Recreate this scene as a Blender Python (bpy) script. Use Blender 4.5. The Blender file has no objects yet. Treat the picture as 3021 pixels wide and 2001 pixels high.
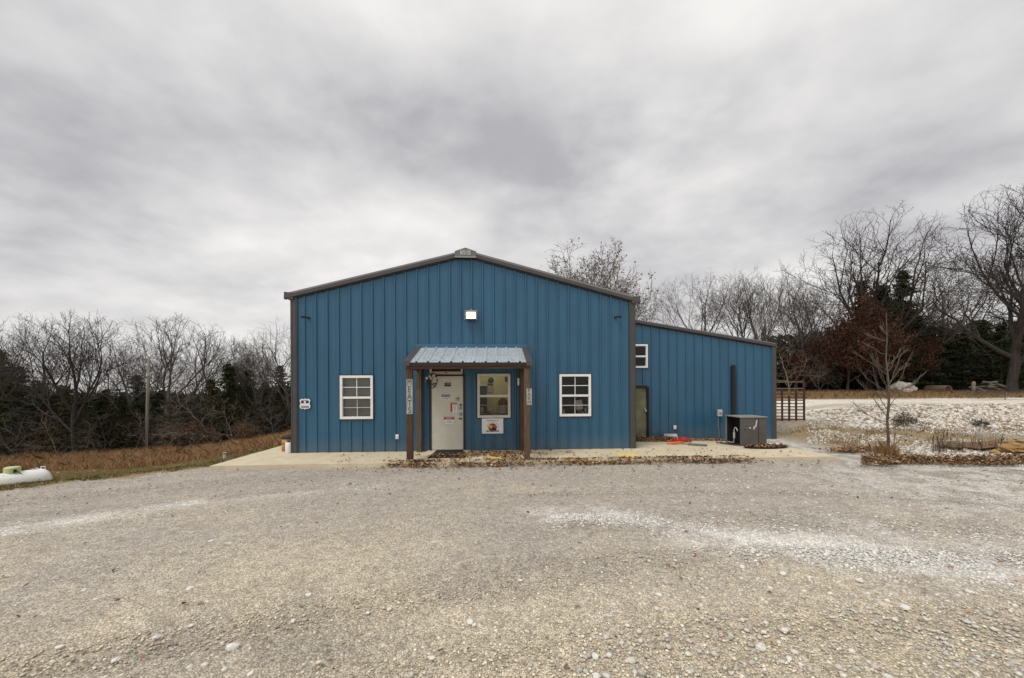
import bpy, bmesh, math, random
import numpy as np
from mathutils import Vector, Matrix, Euler
R = math.radians
random.seed(7)
rs = np.random.RandomState(11)
scene = bpy.context.scene
col = scene.collection

# ------------------------------------------------------------------ camera
FPX, CX, CY = 1120.0, 1510.5, 1140.0      # focal length and principal point in photograph pixels
EYE = 1.87
ROLL = R(0.27)
cam_d = bpy.data.cameras.new('camera')
cam_d.sensor_width = 36.0
cam_d.lens = 36.0 * FPX / 3021.0
cam_d.shift_y = (CY - 1000.5) / 3021.0
cam_d.clip_start = 0.05
cam_d.clip_end = 1500.0
cam = bpy.data.objects.new('camera', cam_d)
col.objects.link(cam)
cam.matrix_world = Matrix.Translation((0, 0, EYE)) @ Matrix.Rotation(R(90), 4, 'X') @ Matrix.Rotation(-ROLL, 4, 'Z')
scene.camera = cam

# ------------------------------------------------------------------ sky and sun
SUN_EL, SUN_AZ = R(60), R(222)            # high, behind the camera and a little to the left
world = bpy.data.worlds.new("World")
scene.world = world
world.use_nodes = True
wt = world.node_tree
wt.nodes.clear()
def wn(t, **kw):
    n = wt.nodes.new(t)
    for k, v in kw.items(): setattr(n, k, v)
    return n
def wl(a, b): wt.links.new(a, b)
w_out = wn('ShaderNodeOutputWorld')
w_bg = wn('ShaderNodeBackground')
wl(w_bg.outputs[0], w_out.inputs[0])
w_bg.inputs[1].default_value = 0.10
sky = wn('ShaderNodeTexSky', sky_type='NISHITA')
sky.sun_disc = False
sky.sun_elevation = SUN_EL
sky.sun_rotation = R(180)
tc = wn('ShaderNodeTexCoord')
sep = wn('ShaderNodeSeparateXYZ'); wl(tc.outputs['Generated'], sep.inputs[0])
def wmath(op, a, b=None, clamp=False):
    n = wn('ShaderNodeMath', operation=op); n.use_clamp = clamp
    for i, v in enumerate((a, b)):
        if v is None: continue
        if isinstance(v, (int, float)): n.inputs[i].default_value = v
        else: wl(v, n.inputs[i])
    return n.outputs[0]
zc = wmath('MAXIMUM', sep.outputs[2], 0.0)
den = wmath('ADD', zc, 0.26)
px_ = wmath('DIVIDE', sep.outputs[0], den)
py_ = wmath('DIVIDE', sep.outputs[1], den)
cmb = wn('ShaderNodeCombineXYZ'); wl(px_, cmb.inputs[0]); wl(py_, cmb.inputs[1])
mp = wn('ShaderNodeMapping'); wl(cmb.outputs[0], mp.inputs[0])
mp.inputs['Location'].default_value = (0.35, 4.3, 2.0)
mp.inputs['Rotation'].default_value = (0, 0, R(22))
mp.inputs['Scale'].default_value = (1.0, 1.15, 1)
n1 = wn('ShaderNodeTexNoise'); wl(mp.outputs[0], n1.inputs['Vector'])
n1.inputs['Scale'].default_value = 0.95; n1.inputs['Detail'].default_value = 5; n1.inputs['Roughness'].default_value = 0.5
n1.inputs['Distortion'].default_value = 0.25
mp2 = wn('ShaderNodeMapping'); wl(cmb.outputs[0], mp2.inputs[0])
mp2.inputs['Location'].default_value = (7.1, 2.3, 5.0)
mp2.inputs['Scale'].default_value = (1.1, 1.2, 1)
n2 = wn('ShaderNodeTexNoise'); wl(mp2.outputs[0], n2.inputs['Vector'])
n2.inputs['Scale'].default_value = 2.3; n2.inputs['Detail'].default_value = 6; n2.inputs['Roughness'].default_value = 0.55
n3 = wn('ShaderNodeTexNoise'); wl(mp.outputs[0], n3.inputs['Vector']); n3.inputs['Scale'].default_value = 4.6; n3.inputs['Detail'].default_value = 6; n3.inputs['Roughness'].default_value = 0.5
mixn = wmath('ADD', wmath('ADD', wmath('MULTIPLY', n1.outputs[0], 0.62), wmath('MULTIPLY', n2.outputs[0], 0.36)), wmath('MULTIPLY', n3.outputs[0], 0.20))
def cloud_mass(cx, cy, rx, ry, amt):
    a = wmath('POWER', wmath('ABSOLUTE', wmath('DIVIDE', wmath('SUBTRACT', wx, cx), rx)), 2.0)
    b = wmath('POWER', wmath('ABSOLUTE', wmath('DIVIDE', wmath('SUBTRACT', wy, cy), ry)), 2.0)
    return wmath('MULTIPLY', wmath('EXPONENT', wmath('MULTIPLY', wmath('ADD', a, b), -1.0)), amt)
# ragged edges for the larger cloud masses
mixn = wmath('SUBTRACT', mixn, 0.09)
wx = wmath('ADD', px_, wmath('MULTIPLY', wmath('SUBTRACT', n2.outputs[0], 0.5), 0.9))
wy = wmath('ADD', py_, wmath('MULTIPLY', wmath('SUBTRACT', n1.outputs[0], 0.5), 0.9))
for (cx_, cy_, rx_, ry_, am_) in ((.15, 1.10, .38, .20, -.13), (-.68, .93, .40, .18, -.07), (-.95, 1.42, .7, .14, .08), (.22, .70, .9, .15, .07), (-1.5, 2.3, 1.2, .4, .10), (1.7, 2.0, 1.0, .4, .05),
                                  (.9, -1.2, .6, .4, -.1), (-.8, -2.2, .9, .4, .08)):
    mixn = wmath('ADD', mixn, cloud_mass(cx_, cy_, rx_, ry_, am_))
ramp = wn('ShaderNodeValToRGB'); wl(mixn, ramp.inputs[0])
cr = ramp.color_ramp
cr.elements[0].position = 0.36; cr.elements[0].color = (0.405, 0.40, 0.42, 1)
cr.elements[1].position = 0.66; cr.elements[1].color = (0.79, 0.785, 0.765, 1)
e = cr.elements.new(0.48); e.color = (0.575, 0.57, 0.575, 1)
e = cr.elements.new(0.22); e.color = (0.345, 0.338, 0.36, 1)
# towards the horizon the layer thins to a paler even grey
hz = wmath('POWER', wmath('SUBTRACT', 1.0, zc, clamp=True), 7.0)
hmix = wn('ShaderNodeMix', data_type='RGBA')
wl(wmath('MULTIPLY', hz, 0.55), hmix.inputs[0]); wl(ramp.outputs[0], hmix.inputs[6])
hmix.inputs[7].default_value = (0.72, 0.705, 0.69, 1)
gain = wn('ShaderNodeMix', data_type='RGBA', blend_type='MULTIPLY')
gain.inputs[0].default_value = 1.0; wl(hmix.outputs[2], gain.inputs[6]); gain.inputs[7].default_value = (10.3, 10.2, 10.2, 1)
fin = wn('ShaderNodeMix', data_type='RGBA')
fin.inputs[0].default_value = 0.97
wl(sky.outputs[0], fin.inputs[6]); wl(gain.outputs[2], fin.inputs[7])
wl(fin.outputs[2], w_bg.inputs[0])

sun_d = bpy.data.lights.new('sun', 'SUN')
sun_d.energy = 1.5
sun_d.angle = R(24)
sun_d.color = (1.0, 0.965, 0.91)
sun = bpy.data.objects.new('sun', sun_d); col.objects.link(sun)
sdir = Vector((math.sin(SUN_AZ) * math.cos(SUN_EL), math.cos(SUN_AZ) * math.cos(SUN_EL), math.sin(SUN_EL)))
sun.rotation_euler = (-sdir).to_track_quat('-Z', 'Y').to_euler()
scene.view_settings.view_transform = 'Standard'
scene.view_settings.look = 'None'
scene.view_settings.gamma = 1.0
scene.view_settings.exposure = 0.2
scene.view_settings.use_curve_mapping = False

# ------------------------------------------------------------------ helpers: pixels -> place
cr_, sr_ = math.cos(ROLL), math.sin(ROLL)
def ray(px, py):
    dx, dy = px - CX, py - CY
    a = dx * cr_ - dy * sr_; b = dx * sr_ + dy * cr_
    return a / FPX, -b / FPX               # x and z per metre of depth
def at_z(px, py, z):
    a, c = ray(px, py); d = (z - EYE) / c
    return a * d, d
TH = math.atan(59 / FPX)
cT, sT = math.cos(TH), math.sin(TH)
SLAB_Z = 0.07
D0 = 10.42
X0 = ray(862, 1100)[0] * D0
ORG = Vector((X0, D0, SLAB_Z))
def wp(px, py, v=0.0):
    """photograph pixel -> (u, z) on the building plane standing v metres behind its front"""
    a, c = ray(px, py)
    # point = (X0 + u cT - v sT, D0 + u sT + v cT); X = a Y
    u = (a * (D0 + v * cT) - X0 + v * sT) / (cT - a * sT)
    Y = D0 + u * sT + v * cT
    return u, EYE + c * Y - SLAB_Z
def world(u, v, z=0.0):
    return Vector((X0 + u * cT - v * sT, D0 + u * sT + v * cT, SLAB_Z + z))
def smooth(a, b, x):
    t = np.clip((x - a) / (b - a), 0, 1); return t * t * (3 - 2 * t)
def s_12(x, y):
    return -(x + 9.4) * .654 + (y - 7.0) * .757, -((x + 7.12) * cT + (y - 8.77) * sT)
def s_left(x, y):
    return np.minimum(*s_12(x, y))
def hgt(x, y):
    x = np.asarray(x, float); y = np.asarray(y, float)
    a1, a2 = s_12(x, y); a1 = np.clip(a1, 0, None); a2 = np.clip(a2, 0, None)
    a1 = a1 * a1 / (a1 + .9); a2 = a2 * a2 / (a2 + .9)
    hl = np.maximum(-6 * (1 - np.exp(-a1 / 30)), -3.5 * (1 - np.exp(-a2 / 10)) - .02 * a2)
    A = np.interp(y, [9.6, 36, 60, 400], [0, 1.3, 1.6, 3.0])
    B = np.interp(y, [9.4, 13.8, 14.6, 16.9, 36, 60, 400], [0, .18, .28, .93, 1.3, 1.6, 3.0])
    m = smooth(11.5, 16.5, x)
    hr = (A * (1 - m) + B * m) * smooth(9.2, 11.5, x)
    return hl + hr
def at(px, d):
    """column px of the photograph at depth d, on the ground"""
    x = (px - CX) / FPX * d
    return Vector((x, d, float(hgt(x, d))))

# value noise in numpy
_P = rs.permutation(512)
def _h(ix, iy): return _P[(_P[ix & 511] + iy) & 511] / 511.0
def vnoise(x, y):
    ix = np.floor(x).astype(int); iy = np.floor(y).astype(int)
    fx = x - ix; fy = y - iy
    fx = fx * fx * (3 - 2 * fx); fy = fy * fy * (3 - 2 * fy)
    a = _h(ix, iy); b = _h(ix + 1, iy); c = _h(ix, iy + 1); d = _h(ix + 1, iy + 1)
    return (a * (1 - fx) + b * fx) * (1 - fy) + (c * (1 - fx) + d * fx) * fy
def fbm(x, y, o=4):
    x = np.asarray(x, float); y = np.asarray(y, float)
    r = 0; a = .5; t = 0
    for i in range(o):
        r = r + a * vnoise(x * 2 ** i + 13.7 * i, y * 2 ** i + 7.1 * i); t += a; a *= .5
    return r / t

# ------------------------------------------------------------------ materials
MATS = {}
def mat(name, c, rough=.6, metal=0.0, n_scale=None, n_amt=.15, bump=0.0, c2=None, stretch=None, emit=None, spec=.5, attr=None, detail=5, fine=None):
    if name in MATS: return MATS[name]
    m = bpy.data.materials.new(name); m.use_nodes = True
    t = m.node_tree; b = t.nodes['Principled BSDF']
    b.inputs['Base Color'].default_value = (*c, 1)
    b.inputs['Roughness'].default_value = rough
    b.inputs['Metallic'].default_value = metal
    b.inputs['Specular IOR Level'].default_value = spec
    if emit:
        b.inputs['Emission Color'].default_value = (*emit[0], 1); b.inputs['Emission Strength'].default_value = emit[1]
    src = None
    if attr:
        a = t.nodes.new('ShaderNodeAttribute'); a.attribute_name = attr; src = a.outputs['Color']
        t.links.new(src, b.inputs['Base Color'])
    if n_scale:
        tcn = t.nodes.new('ShaderNodeTexCoord'); mpn = t.nodes.new('ShaderNodeMapping')
        t.links.new(tcn.outputs['Object'], mpn.inputs[0])
        if stretch: mpn.inputs['Scale'].default_value = stretch
        no = t.nodes.new('ShaderNodeTexNoise'); no.inputs['Scale'].default_value = n_scale; no.inputs['Detail'].default_value = detail
        no.inputs['Roughness'].default_value = .6
        t.links.new(mpn.outputs[0], no.inputs['Vector'])
        cr = t.nodes.new('ShaderNodeValToRGB'); t.links.new(no.outputs[0], cr.inputs[0])
        cr.color_ramp.elements[0].position = .32; cr.color_ramp.elements[1].position = .68
        if attr:
            cr.color_ramp.elements[0].color = (1 - n_amt,) * 3 + (1,); cr.color_ramp.elements[1].color = (1 + n_amt,) * 3 + (1,)
            mx = t.nodes.new('ShaderNodeMix'); mx.data_type = 'RGBA'; mx.blend_type = 'MULTIPLY'; mx.inputs[0].default_value = 1
            t.links.new(src, mx.inputs[6]); t.links.new(cr.outputs[0], mx.inputs[7]); t.links.new(mx.outputs[2], b.inputs['Base Color'])
        else:
            a_ = c2 if c2 else tuple(max(0, v * (1 - n_amt)) for v in c)
            b_ = c if c2 else tuple(min(1, v * (1 + n_amt)) for v in c)
            cr.color_ramp.elements[0].color = (*a_, 1); cr.color_ramp.elements[1].color = (*b_, 1)
            t.links.new(cr.outputs[0], b.inputs['Base Color'])
        if bump:
            bn = t.nodes.new('ShaderNodeBump'); bn.inputs['Strength'].default_value = 1.0; bn.inputs['Distance'].default_value = bump
            t.links.new(no.outputs[0], bn.inputs['Height']); t.links.new(bn.outputs[0], b.inputs['Normal'])
    MATS[name] = m
    return m
M_blue = mat('blue_steel', (.029, .112, .195), .36, 0, 2.6, .10, 0.0025, stretch=(1, 1, .22))
def splash(m):
    t = m.node_tree; b = t.nodes['Principled BSDF']; L = t.links.new
    src = b.inputs['Base Color'].links[0].from_socket
    tcn = t.nodes.new('ShaderNodeTexCoord'); sp = t.nodes.new('ShaderNodeSeparateXYZ'); L(tcn.outputs['Object'], sp.inputs[0])
    no = t.nodes.new('ShaderNodeTexNoise'); no.inputs['Scale'].default_value = 5; no.inputs['Detail'].default_value = 8; L(tcn.outputs['Object'], no.inputs['Vector'])
    ad = t.nodes.new('ShaderNodeMath'); ad.operation = 'MULTIPLY_ADD'; L(no.outputs[0], ad.inputs[0]); ad.inputs[1].default_value = -.55; L(sp.outputs[2], ad.inputs[2])
    r = t.nodes.new('ShaderNodeMapRange'); r.inputs['From Min'].default_value = -.25; r.inputs['From Max'].default_value = .18; r.inputs['To Min'].default_value = .26; r.inputs['To Max'].default_value = 0; L(ad.outputs[0], r.inputs[0])
    mx = t.nodes.new('ShaderNodeMix'); mx.data_type = 'RGBA'; L(r.outputs[0], mx.inputs[0]); L(src, mx.inputs[6]); mx.inputs[7].default_value = (.21, .18, .145, 1)
    L(mx.outputs[2], b.inputs['Base Color'])
splash(M_blue)
M_trim = mat('bronze_trim', (.070, .064, .063), .45, 0, 5, .12)
M_dark = mat('dark_trim', (.018, .018, .022), .6)
M_black = mat('black_matt', (.012, .012, .013), .7)
M_white = mat('white_vinyl', (.86, .86, .84), .35, 0, 9, .04)
M_muntin = mat('muntin_white', (.55, .55, .54), .4)
M_offw = mat('aged_white', (.62, .60, .54), .5, 0, 9, .08)
M_galv = mat('galvanised_sheet', (.62, .66, .69), .34, .4, 7, .3, .0012, stretch=(6, .6, 1))
M_wood = mat('stained_timber', (.13, .062, .032), .75, 0, 14, .5, .004, c2=(.035, .018, .011), stretch=(3, 3, .25))
M_woodx = mat('stained_timber_beam', (.15, .068, .032), .75, 0, 14, .5, .004, c2=(.045, .02, .012), stretch=(.25, 3, 3))
M_woodold = mat('weathered_timber', (.17, .115, .07), .85, 0, 14, .5, .004, c2=(.07, .044, .027), stretch=(3, 3, .25))
M_door = mat('beige_door_paint', (.61, .59, .50), .5, 0, 5, .06)
M_olddoor = mat('stained_green_door', (.27, .26, .15), .7, 0, 3.5, .4, 0, c2=(.13, .13, .075))
M_conc = mat('pale_concrete', (.70, .60, .42), .9, 0, 2.2, .12, .004, c2=(.54, .47, .34), detail=9)
M_yellow = mat('worn_yellow_paint', (.80, .60, .17), .8, 0, 5, .2, 0, c2=(.66, .54, .26), detail=9)
M_steel = mat('grey_steel', (.35, .35, .35), .35, .8)
M_grey = mat('cabinet_grey', (.10, .092, .082), .55, 0, 4, .14)
M_greyl = mat('cabinet_lid', (.27, .27, .26), .5, 0, 4, .1)
M_bark = mat('grey_bark', (.094, .080, .070), .9, 0, 7, .35, .01, stretch=(2, 2, .4))
M_barkd = mat('dark_bark', (.048, .039, .034), .9, 0, 7, .35, .01, stretch=(2, 2, .4))
M_barkp = mat('pale_bark', (.20, .155, .115), .85, 0, 9, .3, .006, stretch=(2, 2, .4))
M_barky = mat('young_bark', (.115, .092, .068), .85, 0, 12, .35, .004, stretch=(2, 2, .5))
M_leafcol = mat('leaf_litter', (.3, .15, .06), .8, attr='col', spec=.2)
M_fol = mat('foliage', (.04, .06, .02), .8, attr='col', spec=.15)
M_stone = mat('stone_mix', (.4, .4, .38), .85, attr='col', n_scale=30, n_amt=.18, spec=.25)
M_rust = mat('rusty_steel', (.06, .025, .02), .8, 0, 20, .4)
M_signw = mat('sign_white', (.78, .78, .77), .45)
M_red = mat('sign_red', (.42, .03, .03), .5)
M_ink = mat('sign_ink', (.03, .03, .03), .6)
M_navy = mat('sign_navy', (.02, .025, .13), .5)
M_tank = mat('tank_white', (.80, .80, .77), .35, 0, 6, .05)
M_lid = mat('tank_lid_green', (.50, .58, .28), .5, 0, 8, .1)

def glass_mat():
    m = bpy.data.materials.new('window_glass'); m.use_nodes = True
    t = m.node_tree; t.nodes.clear()
    o = t.nodes.new('ShaderNodeOutputMaterial'); g = t.nodes.new('ShaderNodeBsdfGlossy'); tr = t.nodes.new('ShaderNodeBsdfTransparent')
    g.inputs['Roughness'].default_value = .02; tr.inputs[0].default_value = (.86, .88, .87, 1)
    f = t.nodes.new('ShaderNodeFresnel'); f.inputs[0].default_value = 1.5
    mx = t.nodes.new('ShaderNodeMixShader')
    t.links.new(f.outputs[0], mx.inputs[0]); t.links.new(tr.outputs[0], mx.inputs[1]); t.links.new(g.outputs[0], mx.inputs[2]); t.links.new(mx.outputs[0], o.inputs[0])
    return m
M_glass = glass_mat()
M_id = mat('room_dark', (.03, .03, .032), .9)

# ------------------------------------------------------------------ mesh builder
class MB:
    def __init__(s): s.v = []; s.f = []
    def quad(s, a, b, c, d):
        i = len(s.v); s.v += [tuple(a), tuple(b), tuple(c), tuple(d)]; s.f.append((i, i + 1, i + 2, i + 3)); return s
    def poly(s, pts):
        i = len(s.v); s.v += [tuple(p) for p in pts]; s.f.append(tuple(range(i, i + len(pts)))); return s
    def box(s, x0, x1, y0, y1, z0, z1):
        i = len(s.v)
        s.v += [(x0, y0, z0), (x1, y0, z0), (x1, y1, z0), (x0, y1, z0), (x0, y0, z1), (x1, y0, z1), (x1, y1, z1), (x0, y1, z1)]
        s.f += [(i, i + 3, i + 2, i + 1), (i + 4, i + 5, i + 6, i + 7), (i, i + 1, i + 5, i + 4), (i + 1, i + 2, i + 6, i + 5), (i + 2, i + 3, i + 7, i + 6), (i + 3, i, i + 4, i + 7)]
        return s
    def prism(s, sec, p0, p1):
        """section points (a, b) given as functions of two end frames: sec list of (dy, dz), extruded p0 -> p1"""
        i = len(s.v); n = len(sec)
        for p in (p0, p1):
            for (dy, dz) in sec: s.v.append((p[0], p[1] + dy, p[2] + dz))
        for k in range(n):
            s.f.append((i + k, i + (k + 1) % n, i + n + (k + 1) % n, i + n + k))
        s.f.append(tuple(i + k for k in reversed(range(n)))); s.f.append(tuple(i + n + k for k in range(n)))
        return s
    def tube(s, pts, radii, n=6, cap=True):
        pts = [Vector(p) for p in pts]
        if isinstance(radii, (int, float)): radii = [radii] * len(pts)
        base = len(s.v); m = len(pts)
        ref = None
        for k, p in enumerate(pts):
            d = (pts[min(k + 1, m - 1)] - pts[max(k - 1, 0)])
            if d.length < 1e-9: d = Vector((0, 0, 1))
            d.normalize()
            if ref is None or abs(ref.dot(d)) > .95:
                ref = Vector((1, 0, 0)) if abs(d.x) < .8 else Vector((0, 1, 0))
            a = (ref - d * ref.dot(d)).normalized(); b = d.cross(a); ref = a
            for j in range(n):
                t = 2 * math.pi * j / n
                q = p + (a * math.cos(t) + b * math.sin(t)) * radii[k]
                s.v.append((q.x, q.y, q.z))
        for k in range(m - 1):
            for j in range(n):
                s.f.append((base + k * n + j, base + k * n + (j + 1) % n, base + (k + 1) * n + (j + 1) % n, base + (k + 1) * n + j))
        if cap:
            s.f.append(tuple(base + j for j in reversed(range(n)))); s.f.append(tuple(base + (m - 1) * n + j for j in range(n)))
        return s
    def lathe(s, prof, c=(0, 0, 0), n=24, axis='z'):
        base = len(s.v)
        for (r, h) in prof:
            for j in range(n):
                t = 2 * math.pi * j / n
                if axis == 'z': s.v.append((c[0] + r * math.cos(t), c[1] + r * math.sin(t), c[2] + h))
                elif axis == 'y': s.v.append((c[0] + r * math.cos(t), c[1] + h, c[2] - r * math.sin(t)))
                else: s.v.append((c[0] + h, c[1] + r * math.cos(t), c[2] + r * math.sin(t)))
        for k in range(len(prof) - 1):
            for j in range(n):
                s.f.append((base + k * n + j, base + k * n + (j + 1) % n, base + (k + 1) * n + (j + 1) % n, base + (k + 1) * n + j))
        return s
    def mesh(s, name, m=None, smoothf=False):
        me = bpy.data.meshes.new(name); me.from_pydata(s.v, [], s.f); me.update()
        if m: me.materials.append(m)
        if smoothf: me.shade_smooth()
        return me
    def build(s, name, m, parent=None, smoothf=False, bevel=0, loc=None):
        o = bpy.data.objects.new(name, s.mesh(name, m, smoothf)); col.objects.link(o)
        if parent: o.parent = parent
        if loc is not None: o.location = loc
        if bevel:
            b = o.modifiers.new('bevel', 'BEVEL'); b.width = bevel; b.segments = 2; b.limit_method = 'ANGLE'
        return o
def tag(o, label=None, cat=None, group=None, kind=None):
    if label: o['label'] = label
    if cat: o['category'] = cat
    if group: o['group'] = group
    if kind: o['kind'] = kind
    return o
def empty(name, loc=(0, 0, 0), rz=0.0):
    o = bpy.data.objects.new(name, None); col.objects.link(o); o.location = loc; o.rotation_euler = (0, 0, rz); o.empty_display_size = .2
    return o
def copy_tree(o, parent=None):
    c = o.copy(); col.objects.link(c); c.parent = parent
    for ch in list(o.children): copy_tree(ch, c)
    return c
def on_wall(name, label, cat, u, v, z, group=None):
    e_ = empty(name, world(u, v, z), TH); tag(e_, label, cat, group); return e_
def text_obj(s, size, name, m, parent, x, y, z, sx=1.0, align='CENTER', depth=.0015, spacing=1.0):
    """upright lettering facing -y in parent space"""
    cu = bpy.data.curves.new('t', 'FONT'); cu.body = s; cu.size = size; cu.align_x = align; cu.align_y = 'CENTER'; cu.extrude = depth; cu.space_line = spacing
    cu.resolution_u = 3
    to = bpy.data.objects.new('t', cu); col.objects.link(to)
    dg = bpy.context.evaluated_depsgraph_get(); dg.update()
    me = bpy.data.meshes.new_from_object(to.evaluated_get(dg))
    bpy.data.objects.remove(to); bpy.data.curves.remove(cu)
    me.name = name
    me.transform(Matrix.Translation((x, y, z)) @ Matrix.Rotation(R(90), 4, 'X') @ Matrix.Diagonal((sx, 1, 1, 1)))
    me.materials.clear(); me.materials.append(m)
    o = bpy.data.objects.new(name, me); col.objects.link(o); o.parent = parent
    return o
def np_mesh(name, V, F, m, cols=None, smoothf=False, k=None):
    """V (n,3), F (m,k) uniform polygon size, cols per vertex (n,3)"""
    me = bpy.data.meshes.new(name)
    k = F.shape[1]
    me.vertices.add(len(V)); me.vertices.foreach_set('co', V.astype(np.float32).ravel())
    me.loops.add(F.size); me.loops.foreach_set('vertex_index', F.astype(np.int32).ravel())
    me.polygons.add(len(F)); me.polygons.foreach_set('loop_start', np.arange(0, F.size, k, dtype=np.int32))
    me.polygons.foreach_set('loop_total', np.full(len(F), k, dtype=np.int32))
    me.update(calc_edges=True); me.validate()
    if cols is not None:
        a = me.color_attributes.new('col', 'FLOAT_COLOR', 'POINT')
        a.data.foreach_set('color', np.concatenate([cols, np.ones((len(cols), 1))], 1).astype(np.float32).ravel())
    me.materials.append(m)
    if smoothf: me.shade_smooth()
    return me
def np_obj(name, V, F, m, cols=None, parent=None, smoothf=False):
    o = bpy.data.objects.new(name, np_mesh(name, V, F, m, cols, smoothf)); col.objects.link(o)
    if parent: o.parent = parent
    return o

# ------------------------------------------------------------------ ground
def ground_cols(x, y):
    """real colours of the ground cover: gravel, dust, white crushed stone, grass, straw"""
    n = fbm(x * .7 + 5, y * .7 + 9, 5); nf = fbm(x * 3.1, y * 3.1 + 40, 4); nff = fbm(x * 11, y * 11 + 3, 3)
    grey = np.array([.45, .405, .345]); tan = np.array([.58, .505, .385]); wht = np.array([.80, .77, .72]); dk = np.array([.27, .25, .225])
    def seg(ax, ay, bx, by):
        t = np.clip(((x - ax) * (bx - ax) + (y - ay) * (by - ay)) / ((bx - ax) ** 2 + (by - ay) ** 2), 0, 1)
        return np.hypot(x - ax - t * (bx - ax), y - ay - t * (by - ay)), t
    c = np.empty(x.shape + (3,))
    mt = smooth(.30, .74, n * .42 + .14 * np.exp(-((x - 1.2) / 3.0) ** 2 - ((y - 2.3) / 1.2) ** 2) + .30 * smooth(7.5, 1.5, y) + .30 * (nf - .5) + .10)
    c[:] = grey * (1 - mt[..., None]) + tan * mt[..., None]
    w = np.zeros(x.shape)
    for (a, b, c_, d, wd, s) in ((-9.5, 4.1, -6.73, 5.0, .26, .8), (-6.73, 5.0, -5.2, 6.16, .24, .7), (-5.2, 6.16, -2.6, 7.15, .18, .42),
                                 (.55, 5.65, 1.5, 5.35, .34, .95), (1.5, 5.35, 2.5, 4.75, .3, .9), (2.5, 4.6, 4.9, 4.05, .48, .9), (4.9, 4.05, 8, 4.4, .5, .3)):
        ds, t = seg(a, b, c_, d)
        w = np.maximum(w, s * np.exp(-(ds / wd) ** 2) * smooth(.36, .60, nf * .60 + nff * .30 + .12 + .1 * (n - .5)) * (.35 + .65 * smooth(.35, .55, fbm(x * 1.1 + 31, y * 1.6 + 5, 3))))
    w = np.maximum(w, .45 * smooth(.55, .75, fbm(x * 1.3 + 50, y * 1.3, 4)) * smooth(1.5, 5, x) * smooth(9, 4, y))
    w = np.maximum(w, .55 * smooth(4.0, 9, x) * smooth(.42, .62, nf))
    c = c * (1 - w[..., None]) + wht * w[..., None]
    dd, _ = seg(-8.5, 5.0, -4.2, 6.85)
    kd = .55 * np.exp(-(dd / .22) ** 2) * smooth(.4, .6, nff)
    kd = np.maximum(kd, .5 * np.exp(-((x + 1.6) / .9) ** 2 - ((y - 2.75) / .35) ** 2))
    c = c * (1 - kd[..., None]) + dk * kd[..., None]
    bs = (.6 * np.exp(-((x - .95) / .35) ** 2 - ((y - 5.15) / .09) ** 2) * smooth(.35, .6, nff))[..., None]
    c = c * (1 - bs) + np.array([.20, .125, .06]) * bs
    # left: grass and earth
    s = s_left(x, y) + (nf - .5) * .9
    g = smooth(-.35, .35, s)
    green = np.array([.17, .155, .06]); straw = np.array([.30, .22, .11]); red = np.array([.28, .17, .085])
    gr = green * (1 - smooth(.35, .6, nf)[..., None]) + straw * smooth(.35, .6, nf)[..., None]
    rr = smooth(-1.5, 1.5, y - 20.5 - (-9.4 - x) * .2 + (nf - .5) * 3)[..., None]
    gr = gr * (1 - rr) + red * rr
    c = c * (1 - g[..., None]) + gr * g[..., None]
    # right: stony field, straw, white road
    stx = np.exp(-((y - 12.6 - .06 * (x - 10)) / 1.0) ** 2) * smooth(15.5, 12.5, x)
    r = smooth(8.7, 9.3, y + (nf - .5) * .5) * smooth(8.9, 10.2, x + (nf - .5) * 1.0)
    fieldc = np.array([.40, .34, .26]) * (1 - .35 * smooth(.45, .7, nff)[..., None])
    st = smooth(.46, .62, fbm(x * .35, y * 1.1 + 20, 4))[..., None]
    st = np.maximum(st, .95 * stx[..., None] * smooth(.3, .5, nf)[..., None])
    fc = fieldc * (1 - .8 * st) + np.array([.33, .245, .125]) * .8 * st
    yy = y - .05 * (x - 14)
    road = smooth(15.8, 16.9, yy) * smooth(24.0, 22.0, yy) * smooth(11.5, 13, x)
    road = np.maximum(road, smooth(13.6, 14.6, y + (nf - .5)) * smooth(24, 22, yy) * smooth(12.5, 15, x))
    road = road * (1 - .55 * smooth(.5, .7, fbm(x * .25 + 3, y * .9, 4)))
    fc = fc * (1 - road[..., None]) + np.array([.78, .72, .62]) * road[..., None]
    far = smooth(21.0, 23.5, yy + (n - .5) * 3)[..., None]
    fc = fc * (1 - far) + (np.array([.27, .18, .10]) * (.6 + .8 * nf[..., None])) * far
    c = c * (1 - r[..., None]) + fc * r[..., None]
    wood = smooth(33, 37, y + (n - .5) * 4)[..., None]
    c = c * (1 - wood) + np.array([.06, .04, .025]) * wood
    rho = np.hypot(x - 3, y + 12); an_ = np.arctan2(x - 3, y + 12)
    rut = vnoise(rho * 2.4 + 100, an_ * 2.5 + 50) * .6 + vnoise(rho * 6.1 + 200, an_ * 5 + 80) * .4
    c = c * 1.13
    return c * (.86 + .28 * nff[..., None]) * (1 + .22 * (rut - .5) * smooth(10, 8.5, y))[..., None]
xs = np.concatenate([-np.geomspace(60, 11, 46)[:-1] * 1.0, np.arange(-11, 14, .075), np.arange(14, 30, .25), np.geomspace(30, 90, 26)[0:]])
xs = np.unique(np.concatenate([[-400, -200, -110], xs, [140, 250, 400]]))
ys = np.unique(np.concatenate([[-60, -20, -8, -2, 0, .6], np.arange(1.2, 10.6, .06), np.arange(10.6, 20, .14), np.arange(20, 40, .4), np.geomspace(40, 500, 22)]))
GX, GY = np.meshgrid(xs, ys)
near = np.exp(-np.clip(GY - 14, 0, None) / 6)
GZ = hgt(GX, GY)
inb = smooth(-.3, .6, ((GX - X0) * cT + (GY - D0) * sT) + 7.5)
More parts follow.
